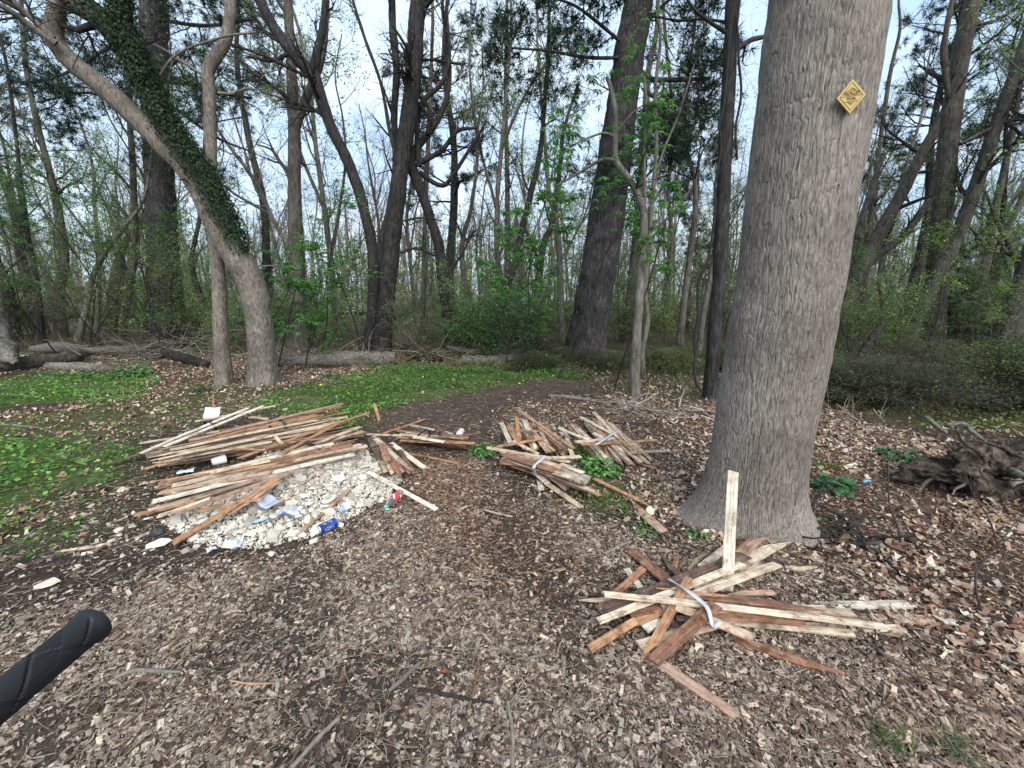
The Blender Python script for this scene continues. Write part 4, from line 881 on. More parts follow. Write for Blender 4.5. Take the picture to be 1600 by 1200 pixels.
n = 60000; Yf = rg.uniform(30, 88, n); xf = rg.uniform(-1.5, 1.5, n) * Yf; zf = rg.random(n) ** 1.5 * 8.5 * np.clip(.65 + fbm(xy3(xf * .12, Yf * .12), 5, 2), .15, 1.4)
S = rg.uniform(.15, .4, n); scatter(mb, LEAFQ, np.stack([xf, Yf, zf], -1), rotz(rg.uniform(0, 6.3, n), rg.normal(0, .8, n), rg.normal(0, .8, n)), np.stack([S, S * .7, S], -1), np.array([(.23, .31, .10), (.28, .35, .13), (.17, .23, .10), (.30, .30, .17)])[rg.integers(0, 4, n)])
tag(obj('distant_woods', mb, M_needle), 'hazy mass of bare and budding woodland closing the view', 'distant woods', kind='stuff')
# low undergrowth behind the path
x = rng.uniform(-24, 26, 520000); y = rng.uniform(4.6, 34, 520000); k = (np.abs(x) < 1.9 * y) & ((y > 8) | (x > .9)) & (rng.random(520000) < 1 / (1 + (y / 12) ** 2)); x, y = x[k], y[k]; m, p, l, g, t, wd = cover(x, y)
dn = fbm(xy3(x * .5, y * .5), 91, 3); k = (wd | g) & ~((y < 11.5) & (x < 1.5) & ~g) & (rng.random(len(x)) < np.clip(.55 + dn, .05, 1)); x, y = x[k], y[k]; n = len(x); z = hgt(x, y) + rng.random(n) ** 1.2 * (.35 + .2 * noise3(xy3(x * .8, y * .8), 3))
S = rng.uniform(.03, .07, n) * (1 + y * .02); mb = MB()
scatter(mb, LEAFQ, np.stack([x, y, z], -1), rotz(rng.uniform(0, 6.3, n), rng.normal(0, .5, n), rng.normal(0, .5, n)), np.stack([S, S * .6, S], -1), pick([(.09, .15, .045), (.13, .20, .06), (.08, .11, .04), (.17, .20, .09), (.18, .14, .09)], n))
x = rng.uniform(-16, 18, 60000); y = rng.uniform(6.5, 24, 60000); m, p, l, g, t, wd = cover(x, y); k = (np.abs(x) < 1.4 * y) & (wd | (g & (x > .5))) & ~((y < 11) & (x < 1.2)) & (rng.random(60000) < 1 / (1 + (y / 9) ** 2)); x, y = x[k], y[k]; n = len(x)
st = np.stack([x, y, hgt(x, y)], -1); P3 = [st]; dd = unit(np.stack([rng.normal(0, .5, n), rng.normal(0, .5, n), np.ones(n)], -1)); hh = rng.uniform(.15, .8, n)[:, None]
for i in range(3): dd = unit(dd + rng.normal(0, .25, dd.shape)); P3.append(P3[-1] + dd * hh / 3)
sweep(mb, np.stack(P3, 1), np.tile([[.003, .0028, .0022, .001]], (n, 1)), 3, pick([(.14, .11, .08), (.08, .065, .05), (.2, .17, .12)], n))
tag(obj('undergrowth', mb, M_leaf), 'tangled knee high green undergrowth and dry stems in the wood', 'undergrowth', kind='stuff')

#PART2
# ------------------------------------------------------------------ laths
WC = dict(L=(.64, .53, .41), W=(.70, .63, .53), R=(.30, .155, .10), O=(.44, .25, .14), D=(.13, .085, .07), P=(.45, .31, .235), T=(.52, .40, .30), G=(.35, .31, .27))
lr = random.Random(5)
def lath(a, b, width, key, ends='ss', parent=None, thick=.0095, roll=0.0, name='lath', bend=.006):
    """a split board from world point a to b; ends: s sawn, p pointed, j jagged"""
    a, b = np.array(a, float), np.array(b, float); Lg = float(np.linalg.norm(b - a)); n = 14
    u = np.linspace(0, 1, n); xs = (u - .5) * Lg
    wv = width / 2 * (1 + np.array([lr.uniform(-.05, .05) for _ in u])); lo, hi = -wv.copy(), wv.copy()
    bz = bend * np.sin(PI * u) * lr.uniform(-1, 1) * Lg + np.array([lr.uniform(-.0012, .0012) for _ in u])
    for e, sgn in ((ends[0], 0), (ends[1], 1)):
        dist = u * Lg if sgn == 0 else (1 - u) * Lg; tl = min(width * (lr.uniform(2.5, 6) if e == 'p' else lr.uniform(.5, 1.6)), Lg * .6)
        if e == 's': continue
        f = np.clip(dist / tl, 0.03, 1); side = lr.choice([0, 1])
        if e == 'p':
            if side: lo = np.maximum(lo, hi - (hi - lo) * f)
            else: hi = np.minimum(hi, lo + (hi - lo) * f)
    dx = np.zeros((n, 2))
    for e, i in ((ends[0], 0), (ends[1], -1)):
        k = width * (.06 if e == 's' else .4); dx[i] = (lr.uniform(-k, k), lr.uniform(-k, k))
    V = []; C = []
    base = np.array(WC[key]) * lr.uniform(.8, 1.15); alt = np.array(WC[lr.choice('LPT' if key in 'LWT' else 'RPO')])
    for i in range(n):
        t = thick * (.5 if (i in (0, n - 1) and 'p' in ends) else 1)
        c = base * lr.uniform(.86, 1.1); c = c * .8 + alt * .2 if lr.random() < .3 else c
        for y, z, d in ((lo[i], -t / 2, dx[i, 0]), (hi[i], -t / 2, dx[i, 1]), (hi[i], t / 2, dx[i, 1]), (lo[i], t / 2, dx[i, 0])):
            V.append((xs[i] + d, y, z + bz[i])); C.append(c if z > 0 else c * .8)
    Q = []
    for i in range(n - 1):
        for j in range(4): k, m = i * 4 + j, i * 4 + (j + 1) % 4; Q.append((k, k + 4, m + 4, m))
    Q.append((0, 1, 2, 3)); e = (n - 1) * 4; Q.append((e + 3, e + 2, e + 1, e))
    mb = MB(); mb.add(V, Q, None, np.array(C)); o = obj(name, mb, M_lath, None, smooth=False)
    ax = Vector((b - a)).normalized(); up = Vector((0, 0, 1)); y = up.cross(ax)
    y = y.normalized() if y.length > 1e-3 else Vector((1, 0, 0)); z = ax.cross(y)
    M = Matrix((ax, y, z)).transposed().to_4x4() @ Matrix.Rotation(roll, 4, 'X'); c = (a + b) / 2
    if parent is not None: o.parent = parent; c = c - np.array(parent.location)
    o.matrix_basis = Matrix.Translation(Vector(c)) @ M
    return o
def gz(px, py, z): return GH(px, py, z)
def bundle(label, px, py, group=None):
    b = GH(px, py, 0); return empty('lath_bundle', b, label, 'lath bundle', group)
def fill(bd, A1, A2, B1, B2, n, z0, z1, seed, pal='LROTDP', wr=(.035, .055), hump=True, corr=.13, ends='sjsp', out=.06):
    global lr
    lr = random.Random(seed)
    for i in range(n):
        s = lr.random(); s2 = min(1.05, max(-.05, s + lr.gauss(0, corr)))
        a = [A1[k] + (A2[k] - A1[k]) * s for k in (0, 1)]; b = [B1[k] + (B2[k] - B1[k]) * s2 for k in (0, 1)]
        dx, dy = b[0] - a[0], b[1] - a[1]; e1, e2 = lr.uniform(-out, out * 2.2), lr.uniform(-out, out * 2.2)
        a = (a[0] + dx * e1, a[1] + dy * e1); b = (b[0] - dx * e2, b[1] - dy * e2)
        h = math.sin(PI * min(1, max(0, (s + s2) / 2))) if hump else 1
        z = z0 + (z1 - z0) * h * (i + .5) / n
        lath(gz(a[0], a[1], z), gz(b[0], b[1], z + lr.uniform(-.01, .015)), lr.uniform(*wr) * .86, lr.choice(pal), lr.choice(ends) + lr.choice(ends), bd, roll=lr.gauss(0, .25))
def ribbon(name, pts, width, mat, parent, mbcol=(1, 1, 1), label=None):
    A = catmull(np.array(pts, float), 40); T = unit(np.gradient(A, axis=0)); S = unit(np.cross(T, np.array([0, 0, 1.]) + .35 * np.sin(np.linspace(0, 9, 40))[:, None] * np.array([1, .3, 0])))
    V = np.concatenate([A - S * width / 2, A + S * width / 2, A + S * width / 2 - [0, 0, .0015], A - S * width / 2 - [0, 0, .0015]]); n = 40
    Q = [(i, i + n, i + n + 1, i + 1) for i in range(n - 1)] + [(2 * n + i, 3 * n + i, 3 * n + i + 1, 2 * n + i + 1) for i in range(n - 1)] + [(n + i, 2 * n + i, 2 * n + i + 1, n + i + 1) for i in range(n - 1)] + [(3 * n + i, i, i + 1, 3 * n + i + 1) for i in range(n - 1)]
    mb = MB(); mb.add(V, Q); o = obj(name, mb, mat, parent)
    if label: o['label'] = label
    return o
def band(bd, c, axis_, hw, hh, mat, r=.005, wide=1):
    """a tie looped round a bundle"""
    ax = unit(np.array(axis_, float)); s = unit(np.cross(ax, [0, 0, 1.])); u = np.cross(s, ax)
    th = np.linspace(0, 2 * PI, 41)
    pts = np.array(c) + s * (np.sign(np.cos(th)) * np.abs(np.cos(th)) ** .6 * hw)[:, None] + u * (np.sign(np.sin(th)) * np.abs(np.sin(th)) ** .6 * hh)[:, None]
    mb = MB()
    for k in range(wide): sweep(mb, (pts + ax * k * r * 1.6)[None], np.full((1, 41), r), 6)
    return obj('tie', mb, mat, bd)
M_strapw = plain('white_ribbon', (.5, .52, .53), .6); M_black = plain('black_plastic', (.018, .018, .02), .45)

def C7(x, y): return (880 + x / 2.667, 720 + y / 2.667)
def C5(x, y): return (150 + x / 2.909, 600 + y / 2.909)
def C6(x, y): return (560 + x / 3.2, 600 + y / 3.2)
def q7(bd, x1, y1, x2, y2, w, key, ends, z1, z2=None, roll=0, **kw):
    z2 = z1 if z2 is None else z2; a = gz(*C7(x1, y1), z1); b = gz(*C7(x2, y2), z2); c = (a + b) / 2
    w = w * .84; depth = c[1] * CP - (c[2] - HC) * SP; el = abs(math.atan2(c[2] - HC, math.hypot(c[0], c[1])))
    dpx = np.array([x2 - x1, y2 - y1]); dpx = dpx / np.linalg.norm(dpx)
    horiz = abs(dpx[0]); fore = 1 / (math.sin(el) * horiz + (1 - horiz) * 1)
    ww = w / 2.667 / F * depth * min(fore, 1.5)
    return lath(a, b, ww, key, ends, bd, roll=roll, **kw)
# -- nearest bundle, by the massive tree
lr = random.Random(9)
nb = bundle('nearest spread bundle of old laths tied with a white ribbon, below the massive grey tree', *C7(620, 640))
Z = .012
q7(nb, 285, 375, 450, 515, 40, 'R', 'js', .03, .055); q7(nb, 390, 392, 500, 490, 26, 'D', 'ps', .015, .07); q7(nb, 472, 400, 462, 470, 24, 'R', 'js', .012, .05)
q7(nb, 262, 448, 322, 530, 26, 'W', 'ss', .012); q7(nb, 575, 445, 690, 355, 26, 'L', 'sj', .06, .05); q7(nb, 690, 400, 806, 314, 18, 'R', 'sp', .05, .05); q7(nb, 735, 388, 840, 304, 30, 'P', 'sp', .07, .06)
q7(nb, 160, 608, 345, 440, 26, 'R', 'sj', .03, .03); q7(nb, 150, 628, 760, 395, 40, 'D', 'sj', .045, .085); q7(nb, 145, 668, 745, 430, 24, 'L', 'sj', .06, .095)
q7(nb, 545, 535, 920, 330, 42, 'L', 'sp', .08, .04); q7(nb, 480, 585, 892, 432, 30, 'L', 'sj', .09, .06); q7(nb, 300, 620, 830, 430, 26, 'T', 'ss', .03, .03)
q7(nb, 660, 556, 882, 548, 20, 'P', 'ps', .03); q7(nb, 55, 574, 560, 590, 18, 'L', 'ps', .03, .06); q7(nb, 480, 612, 1440, 598, 32, 'W', 'ss', .02, .03)
q7(nb, 630, 640, 1552, 664, 36, 'P', 'sj', .03, .02); q7(nb, 1000, 690, 1415, 702, 30, 'L', 'ss', .014); q7(nb, 470, 655, 1205, 715, 20, 'T', 'ss', .02, .02); q7(nb, 650, 668, 1212, 726, 16, 'L', 'ss', .035, .02)
q7(nb, 410, 610, 1210, 638, 30, 'T', 'ss', .07, .05); q7(nb, 275, 632, 560, 605, 38, 'R', 'ss', .05, .06); q7(nb, 110, 785, 300, 668, 30, 'O', 'sj', .02, .05); q7(nb, 280, 680, 430, 625, 26, 'O', 'ss', .04, .06)
q7(nb, 335, 702, 400, 660, 40, 'W', 'ss', .03, .05); q7(nb, 470, 655, 620, 668, 20, 'G', 'ss', .03); q7(nb, 315, 772, 700, 660, 36, 'T', 'ss', .03, .05); q7(nb, 480, 600, 900, 650, 22, 'D', 'ss', .04)
q7(nb, 560, 560, 1068, 612, 46, 'R', 'sp', .10, .09, roll=-.3); q7(nb, 400, 540, 700, 575, 22, 'O', 'ps', .09, .10); q7(nb, 170, 556, 1345, 692, 24, 'L', 'ss', .10, .06); q7(nb, 470, 605, 790, 736, 36, 'T', 'ss', .10, .05)
q7(nb, 520, 640, 1000, 668, 30, 'R', 'ss', .06, .05); q7(nb, 560, 690, 640, 640, 26, 'T', 'ss', .04, .06); q7(nb, 300, 560, 620, 600, 22, 'T', 'ss', .055, .05); q7(nb, 560, 600, 1100, 620, 30, 'L', 'ss', .05, .04)
q7(nb, 640, 598, 366, 842, 46, 'R', 'sj', .125, .02); q7(nb, 526, 488, 335, 838, 34, 'O', 'sp', .135, .02)
q7(nb, 500, 700, 420, 760, 30, 'P', 'ss', .02); q7(nb, 315, 785, 400, 850, 26, 'P', 'js', .012)
ribbon('ribbon', [gz(*C7(440, 492), .10), gz(*C7(490, 522), .13), gz(*C7(525, 545), .145), gz(*C7(575, 585), .14), gz(*C7(605, 620), .135), gz(*C7(625, 690), .10), gz(*C7(650, 668), .12)], .02, M_strapw, nb)
def loose(label, o, cat='lath'): o['label'] = label; o['category'] = cat; return o
lr = random.Random(19)
up_a = gz(*C7(681, 552), 0); tp = P(*C7(708, 45), 2.17); o = lath(up_a, tp, .058, 'W', 'ss', None); up_dir = tp - up_a
# turn the broad face of the upright lath to the viewer
ax = Vector(up_dir).normalized(); yv = Vector((.95, -.25, 0)); yv = (yv - ax * yv.dot(ax)).normalized(); o.matrix_basis = Matrix.Translation(Vector((up_a + tp) / 2)) @ Matrix((ax, yv, ax.cross(yv))).transposed().to_4x4()
loose('pale rough lath standing upright against the massive grey tree', o)
loose('reddish pointed lath lying alone on the mulch right of the nearest bundle', q7(None, 718, 742, 1208, 914, 34, 'R', 'sp', .01))
loose('pinkish brown lath lying on the mulch nearest to the viewer', q7(None, 395, 838, 722, 1062, 42, 'P', 'ss', .012))

# -- left front bundle on the rubble
lf = bundle('long front bundle of laths resting on the plaster rubble with a black tie', *C5(700, 430))
fill(lf, C5(330, 430), C5(300, 590), C5(1130, 255), C5(1180, 330), 38, .03, .16, 21, 'LLTPPTROL', (.035, .055), out=.08)
def q5(bd, x1, y1, x2, y2, w, key, ends, z1, z2=None, roll=0):
    z2 = z1 if z2 is None else z2; return lath(gz(*C5(x1, y1), z1), gz(*C5(x2, y2), z2), w, key, ends, bd, roll=roll)
lr = random.Random(31)
for a_ in ((235, 447, 900, 350, .03, 'O', 'pj', .10, .15), (375, 440, 1215, 215, .05, 'T', 'ss', .08, .17), (350, 462, 1230, 280, .06, 'L', 'sj', .12, .18), (258, 535, 1175, 318, .055, 'W', 'ss', .15, .19), (290, 495, 800, 400, .055, 'P', 'ss', .13, .18),
           (180, 595, 460, 530, .04, 'O', 'jj', .06, .1), (280, 602, 520, 520, .04, 'L', 'ss', .09, .12), (345, 590, 900, 400, .06, 'P', 'ss', .10, .16), (470, 575, 760, 520, .035, 'O', 'ss', .08, .12), (600, 590, 830, 440, .06, 'P', 'ss', .08, .15),
           (350, 722, 830, 430, .06, 'O', 'ss', .03, .16), (300, 490, 460, 460, .05, 'G', 'ss', .06, .08), (800, 352, 1160, 280, .06, 'R', 'sj', .20, .21), (520, 402, 1080, 270, .05, 'L', 'ss', .19, .22), (660, 335, 1240, 130, .045, 'O', 'jj', .18, .22), (840, 320, 1140, 160, .04, 'O', 'sp', .2, .24),
           (800, 345, 1200, 195, .06, 'T', 'ss', .15, .16), (1140, 310, 1220, 285, .04, 'W', 'jp', .12, .12)):
    q5(lf, *a_)
ca = gz(*C5(957, 300), .13); band(lf, ca, gz(*C5(1160, 250), .1) - gz(*C5(500, 480), .1), .17, .06, M_black, .006, 3)
# -- left rear bundle
lb = bundle('large rear bundle of dark and pale laths with two black ties, left of the path', *C5(640, 250))
fill(lb, C5(230, 290), C5(330, 370), C5(1080, 110), C5(1190, 230), 66, .02, .20, 22, 'RRTDPOLTLRD', (.03, .05), corr=.16)
lr = random.Random(33)
for a_ in ((60, 362, 420, 250, .06, 'D', 'js', .04, .12), (205, 268, 700, 190, .045, 'T', 'js', .17, .19), (205, 315, 690, 110, .045, 'W', 'ss', .16, .25), (312, 285, 760, 100, .05, 'W', 'sj', .18, .26), (225, 330, 620, 240, .05, 'G', 'js', .12, .16), (310, 350, 800, 262, .05, 'L', 'ss', .14, .16), (218, 388, 420, 320, .045, 'O', 'js', .04, .1),
           (420, 260, 1125, 88, .05, 'P', 'sj', .24, .28), (560, 215, 1110, 100, .045, 'R', 'ss', .25, .28), (500, 250, 1000, 140, .05, 'O', 'ss', .23, .25), (450, 170, 815, 98, .04, 'T', 'ss', .22, .25), (700, 150, 790, 160, .05, 'P', 'ss', .2), (340, 300, 1000, 165, .045, 'L', 'ss', .22, .2), (810, 235, 845, 272, .03, 'L', 'ss', .24, .22), (600, 290, 780, 300, .02, 'O', 'pp', .2)):
    q5(lb, *a_)
band(lb, gz(*C5(515, 205), .15), gz(*C5(1100, 120), .1) - gz(*C5(300, 320), .1), .13, .075, M_black, .006, 3); band(lb, gz(*C5(822, 195), .17), gz(*C5(1100, 120), .1) - gz(*C5(300, 320), .1), .17, .085, M_black, .006, 3)
# -- small fan bundle
sf = bundle('short fan shaped bundle of dark laths standing left of the bare path', *C5(1310, 330))
fill(sf, C5(1245, 235), C5(1275, 240), C5(1300, 405), C5(1440, 395), 22, .03, .14, 23, 'DDRGTLPR', (.035, .05), corr=.12, out=.05)
lr = random.Random(35)
for a_ in ((1250, 245, 1325, 415, .07, 'D', 'ss', .13, .05), (1340, 268, 1495, 385, .05, 'L', 'ss', .12, .03), (1300, 270, 1325, 350, .06, 'R', 'ss', .18, .15), (1270, 250, 1400, 370, .05, 'W', 'ss', .14, .08), (1380, 300, 1430, 380, .04, 'D', 'ss', .12, .06)): q5(sf, *a_)
band(sf, gz(*C5(1300, 300), .08), gz(*C5(1380, 400), .05) - gz(*C5(1260, 240), .05), .11, .05, M_black, .005, 2)
# -- low bundle behind it
def q6(bd, x1, y1, x2, y2, w, key, ends, z1, z2=None, roll=0):
    z2 = z1 if z2 is None else z2; return lath(gz(*C6(x1, y1), z1), gz(*C6(x2, y2), z2), w, key, ends, bd, roll=roll)
sb = bundle('low bundle of laths lying across the bare path with black ties', *C6(400, 270))
fill(sb, C6(180, 225), C6(230, 285), C6(560, 265), C6(560, 325), 20, .02, .12, 24, 'RDTLPDR', (.03, .045))
lr = random.Random(36)
for a_ in ((275, 265, 430, 290, .05, 'W', 'ss', .16), (210, 283, 585, 295, .04, 'O', 'ss', .12), (330, 270, 605, 250, .04, 'R', 'sp', .13), (45, 252, 370, 262, .035, 'L', 'js', .1), (260, 205, 470, 250, .04, 'G', 'sj', .13), (370, 205, 440, 250, .04, 'D', 'js', .15)): q6(sb, *a_)
for xx in (320, 375): band(sb, gz(*C6(xx, 262), .09), gz(*C6(560, 290), .1) - gz(*C6(200, 255), .1), .15, .05, M_black, .006, 2)
# -- middle heap in two: loose short ends and a bundle tied with white
mh = bundle('heap of short upright leaning laths at the right edge of the bare path', *C6(850, 270))
fill(mh, C6(750, 190), C6(900, 200), C6(800, 330), C6(1060, 350), 24, .03, .16, 25, 'TLRPDLOR', (.035, .055), corr=.2, out=.1)
lr = random.Random(37)
for a_ in ((715, 195, 758, 292, .05, 'W', 'ss', .1, .12), (790, 160, 805, 300, .045, 'O', 'ss', .14, .1), (750, 210, 800, 300, .05, 'O', 'ss', .12, .12), (830, 180, 850, 230, .06, 'W', 'js', .17), (765, 232, 915, 236, .035, 'O', 'ss', .2), (690, 315, 930, 270, .04, 'O', 'ss', .13, .17), (785, 118, 1080, 322, .05, 'O', 'ss', .24, .12), (860, 180, 865, 280, .05, 'R', 'ss', .16), (770, 285, 900, 350, .04, 'T', 'ss', .15, .1), (1050, 300, 1075, 370, .04, 'L', 'ss', .1), (880, 250, 960, 340, .06, 'T', 'js', .16, .1)): q6(mh, *a_)
wt = bundle('mid path bundle with broad grey boards tied by a white ribbon, beside green weeds', *C6(920, 410))
fill(wt, C6(720, 330), C6(730, 400), C6(1090, 420), C6(1180, 560), 22, .03, .15, 26, 'TPLRDTG', (.035, .055), out=.07)
lr = random.Random(38)
for a_ in ((640, 318, 1060, 388, .05, 'L', 'js', .17, .15), (730, 350, 1000, 440, .08, 'R', 'ss', .16, .18), (840, 355, 1010, 415, .06, 'T', 'ss', .19), (1000, 435, 1150, 485, .16, 'G', 'ss', .16, .15), (970, 440, 1080, 470, .06, 'T', 'js', .2), (715, 395, 900, 420, .03, 'O', 'js', .1), (880, 440, 950, 500, .05, 'W', 'ss', .08, .05), (905, 480, 915, 530, .045, 'W', 'ss', .02), (940, 495, 1115, 618, .045, 'L', 'ss', .05, .01), (1115, 510, 1205, 558, .04, 'O', 'ss', .06), (970, 370, 1110, 362, .05, 'L', 'ss', .17), (935, 440, 1040, 525, .06, 'P', 'ss', .12, .03), (1010, 400, 1125, 445, .045, 'L', 'ss', .18)): q6(wt, *a_)
ribbon('ribbon', [gz(*C6(925, 365), .22), gz(*C6(905, 385), .23), gz(*C6(880, 405), .21), gz(*C6(878, 425), .18), gz(*C6(882, 450), .10)], .03, M_strapw, wt)
rb = bundle('far right bundle of fanned laths on dead leaves tied with a white ribbon', *C6(1230, 300))
fill(rb, C6(1010, 200), C6(1230, 165), C6(1240, 420), C6(1470, 390), 26, .03, .14, 27, 'LLTORPLO', (.035, .055), corr=.1, out=.05)
lr = random.Random(39)
for a_ in ((1175, 140, 1300, 270, .05, 'L', 'ss', .12), (1205, 185, 1275, 445, .055, 'P', 'ss', .19, .03), (1085, 290, 1280, 270, .045, 'L', 'ss', .2), (1110, 300, 1490, 280, .04, 'O', 'ss', .2, .12), (1175, 245, 1420, 390, .05, 'W', 'ss', .2, .05), (1355, 342, 1560, 335, .045, 'T', 'ss', .12, .05), (1000, 220, 1180, 290, .045, 'W', 'ss', .14, .18), (1110, 165, 1270, 250, .045, 'L', 'ss', .14, .18), (1030, 240, 1060, 310, .04, 'L', 'ss', .08), (1370, 380, 1485, 422, .05, 'R', 'ss', .04)): q6(rb, *a_)
ribbon('ribbon', [gz(*C6(1310, 235), .22), gz(*C6(1285, 240), .23), gz(*C6(1250, 262), .23), gz(*C6(1215, 285), .22), gz(*C6(1185, 305), .2), gz(*C6(1172, 325), .14)], .026, M_strapw, rb)
lr = random.Random(40)
loose('thin orange brown lath pointing at the root of the massive grey tree', q6(None, 1175, 472, 1478, 618, .035, 'O', 'sp', .05, .02))
loose('short warped brown lath touching the root of the massive grey tree', q6(None, 1330, 570, 1525, 738, .07, 'P', 'pj', .02, .03))
loose('thin orange lath on the bare soil right of the fan shaped bundle', q6(None, 242, 345, 497, 396, .03, 'O', 'ss', .015))
loose('long pale lath slanting from the rubble to the mulch', q6(None, 48, 440, 392, 628, .038, 'W', 'ss', .06, .012))
loose('thin orange lath slanting up behind the low bundle', q6(None, 130, 245, 335, 174, .035, 'O', 'ss', .08, .02))
a_ = gz(*C6(104, 184), 0); b_ = P(*C6(80, 102), a_[1] + .05); loose('short orange lath end standing up at the edge of the green cover', lath(a_, b_, .04, 'O', 'ss'))
a_ = gz(333, 640, 0); b_ = P(333, 618, a_[1] + .02); loose('short orange lath end standing behind the rear bundle', lath(a_, b_, .04, 'O', 'ss'))
loose('black narrow board lying in the grass behind the rear bundle', lath(gz(293, 634, .02), gz(372, 640, .02), .035, 'D', 'ss'))
loose('thin pale splinter lying on dark soil left of the rubble', lath(gz(86, 864, .01), gz(170, 850, .01), .025, 'L', 'ps'))
lr = random.Random(41)
loose('brown weathered thin lath lying on top of the rubble', q5(None, 800, 583, 1000, 405, .02, 'P', 'sp', .03, .05)); loose('grey brown splintered lath lying on the rubble beside the blue can', q5(None, 920, 680, 1150, 480, .035, 'P', 'js', .02, .04))
loose('short grey splinter standing in the chips right of the blue can', q5(None, 1095, 675, 1108, 722, .018, 'G', 'ss', .01)); loose('dark thin strip along the lower edge of the rubble', q5(None, 760, 740, 860, 704, .02, 'D', 'pp', .01))

# ------------------------------------------------------------------ plaster rubble
fr = []
for s in range(12):
    r = random.Random(70 + s); n = r.choice([5, 6, 6, 7]); an = sorted(r.uniform(0, 2 * PI) for _ in range(n)); an = [2 * PI * i / n + r.uniform(-.35, .35) for i in range(n)]
    rd = [r.uniform(.36, .56) for _ in an]; th = r.uniform(.16, .34)
    V = [(rd[i] * math.cos(an[i]), rd[i] * math.sin(an[i]) * .8, 0) for i in range(n)] + [(rd[i] * .88 * math.cos(an[i]), rd[i] * .88 * math.sin(an[i]) * .8, th * r.uniform(.8, 1.15)) for i in range(n)] + [(0, 0, th * 1.08), (0, 0, -.02)]
    T = []
    for i in range(n): j = (i + 1) % n; T += [(i, j, n + j), (i, n + j, n + i), (n + i, n + j, 2 * n), (j, i, 2 * n + 1)]
    fr.append((np.array(V), None, T))
PL = [(.58, .54, .46), (.53, .485, .40), (.66, .63, .56), (.46, .425, .36), (.60, .54, .45), (.33, .30, .26)]
x = rng.uniform(-3.6, -.4, 120000); y = rng.uniform(1.9, 4.6, 120000); k = inside(MOUND, *jig(x, y, .09)); d = np.sqrt(((x - MC[0]) / .8) ** 2 + ((y - MC[1]) / .5) ** 2)
k &= rng.random(120000) < np.clip(1.35 - d * .45, .12, 1); x, y = x[k][:24000], y[k][:24000]; n = len(x); S = np.exp(rng.normal(-4.2, .5, n)).clip(.005, .045)
mb = MB(); scatter(mb, fr, np.stack([x, y, hgt(x, y) + rng.uniform(-.006, .02, n)], -1), rotz(rng.uniform(0, 6.3, n), rng.normal(0, .5, n), rng.normal(0, .5, n)), np.stack([S, S, S * rng.uniform(.8, 1.8, n)], -1), pick(PL, n))
x = rng.uniform(-4.2, .2, 2500); y = rng.uniform(1.6, 4.2, 2500); dd = np.sqrt(((x - MC[0]) / 1.3) ** 2 + ((y - MC[1]) / .8) ** 2); k = (dd < 1.2) & (rng.random(2500) < .35); x, y = x[k], y[k]; n = len(x); S = rng.uniform(.005, .024, n)
scatter(mb, fr, np.stack([x, y, hgt(x, y) + .006], -1), rotz(rng.uniform(0, 6.3, n), rng.normal(0, .4, n), rng.normal(0, .4, n)), np.stack([S, S, S], -1), pick(PL, n))
tag(obj('plaster_rubble', mb, M_stone, smooth=False), 'heap of small cream plaster rubble under the front lath bundle', 'rubble', kind='stuff')
print('rubble', n)
pm = []
for s, t_ in enumerate(fr):
    mb = MB(); mb.add(t_[0], None, t_[2], np.array(PL[s % 6])); o = obj('plaster_fragment', mb, M_stone, smooth=False); pm.append(o)
def frag(i, p, size, label, group, rz_=None, thick=1.0, tilt=.3):
    o = pm[i % 12] if i < 12 else pm[i % 12].copy()
    if i >= 12: COL.objects.link(o)
    o.location = tuple(p); rr = random.Random(i * 7 + 1); o.rotation_euler = (rr.gauss(0, tilt), rr.gauss(0, tilt), rr.uniform(0, 6.3) if rz_ is None else rz_); o.scale = (size, size * rr.uniform(.8, 1.1), size * thick)
    tag(o, label, 'plaster piece', group); return o
i = 0; rr = random.Random(4); placed = []
while i < 250:
    px_, py_ = rr.uniform(270, 620), rr.uniform(700, 855); p = G(px_, py_)
    if not inside(MOUND, np.array([p[0]]), np.array([p[1]]))[0]: continue
    s = rr.choice([.04, .05, .06, .07, .085, .11]) * rr.uniform(.8, 1.2)
    if any((p[0] - a) ** 2 + (p[1] - b) ** 2 < (.33 * (s + c)) ** 2 for a, b, c in placed): continue
    placed.append((p[0], p[1], s)); z = float(hgt(p[0], p[1])) + .022
    frag(i, (p[0], p[1], z), s, 'cream plaster fragment lying in the rubble heap under the front lath bundle', 'plaster fragments in the rubble heap', thick=rr.uniform(.6, 1.2)); i += 1
SC = [(186, 829, .07), (207, 825, .06), (185, 838, .06), (174, 846, .05), (135, 867, .07), (121, 885, .04), (35, 901, .03), (85, 922, .04), (232, 811, .06), (191, 869, .04), (226, 865, .02), (307, 856, .05), (652, 757, .06), (644, 765, .04), (425, 866, .06), (358, 877, .035), (150, 872, .03), (199, 845, .03), (215, 843, .03), (290, 862, .07), (105, 700, .05), (450, 868, .03), (617, 835, .03), (628, 740, .035), (636, 752, .03), (640, 773, .025), (593, 821, .04)]
for k, (a, b, s) in enumerate(SC):
    p = GH(a, b, .003); frag(i, p, s, 'small white plaster bit lying loose on soil or chips around the rubble heap', 'loose white plaster bits'); i += 1
for (a, b, s, lb_) in ((74, 913, .11, 'white plaster chunk on dark soil above the black handlebar grip'), (246, 851, .16, 'flat white oval plaster slab at the left corner of the rubble heap'), (491, 833, .09, 'cream plaster piece just left of the blue can'), (490, 846, .08, 'lowest cream plaster piece below the blue can'), (495, 760, .13, 'large flat cream plaster plate high in the rubble heap'), (465, 750, .11, 'pale plaster plate beside the top of the rubble heap')):
    p = GH(a, b, .008); frag(i, p, s, lb_, None, thick=.6, tilt=.15); i += 1
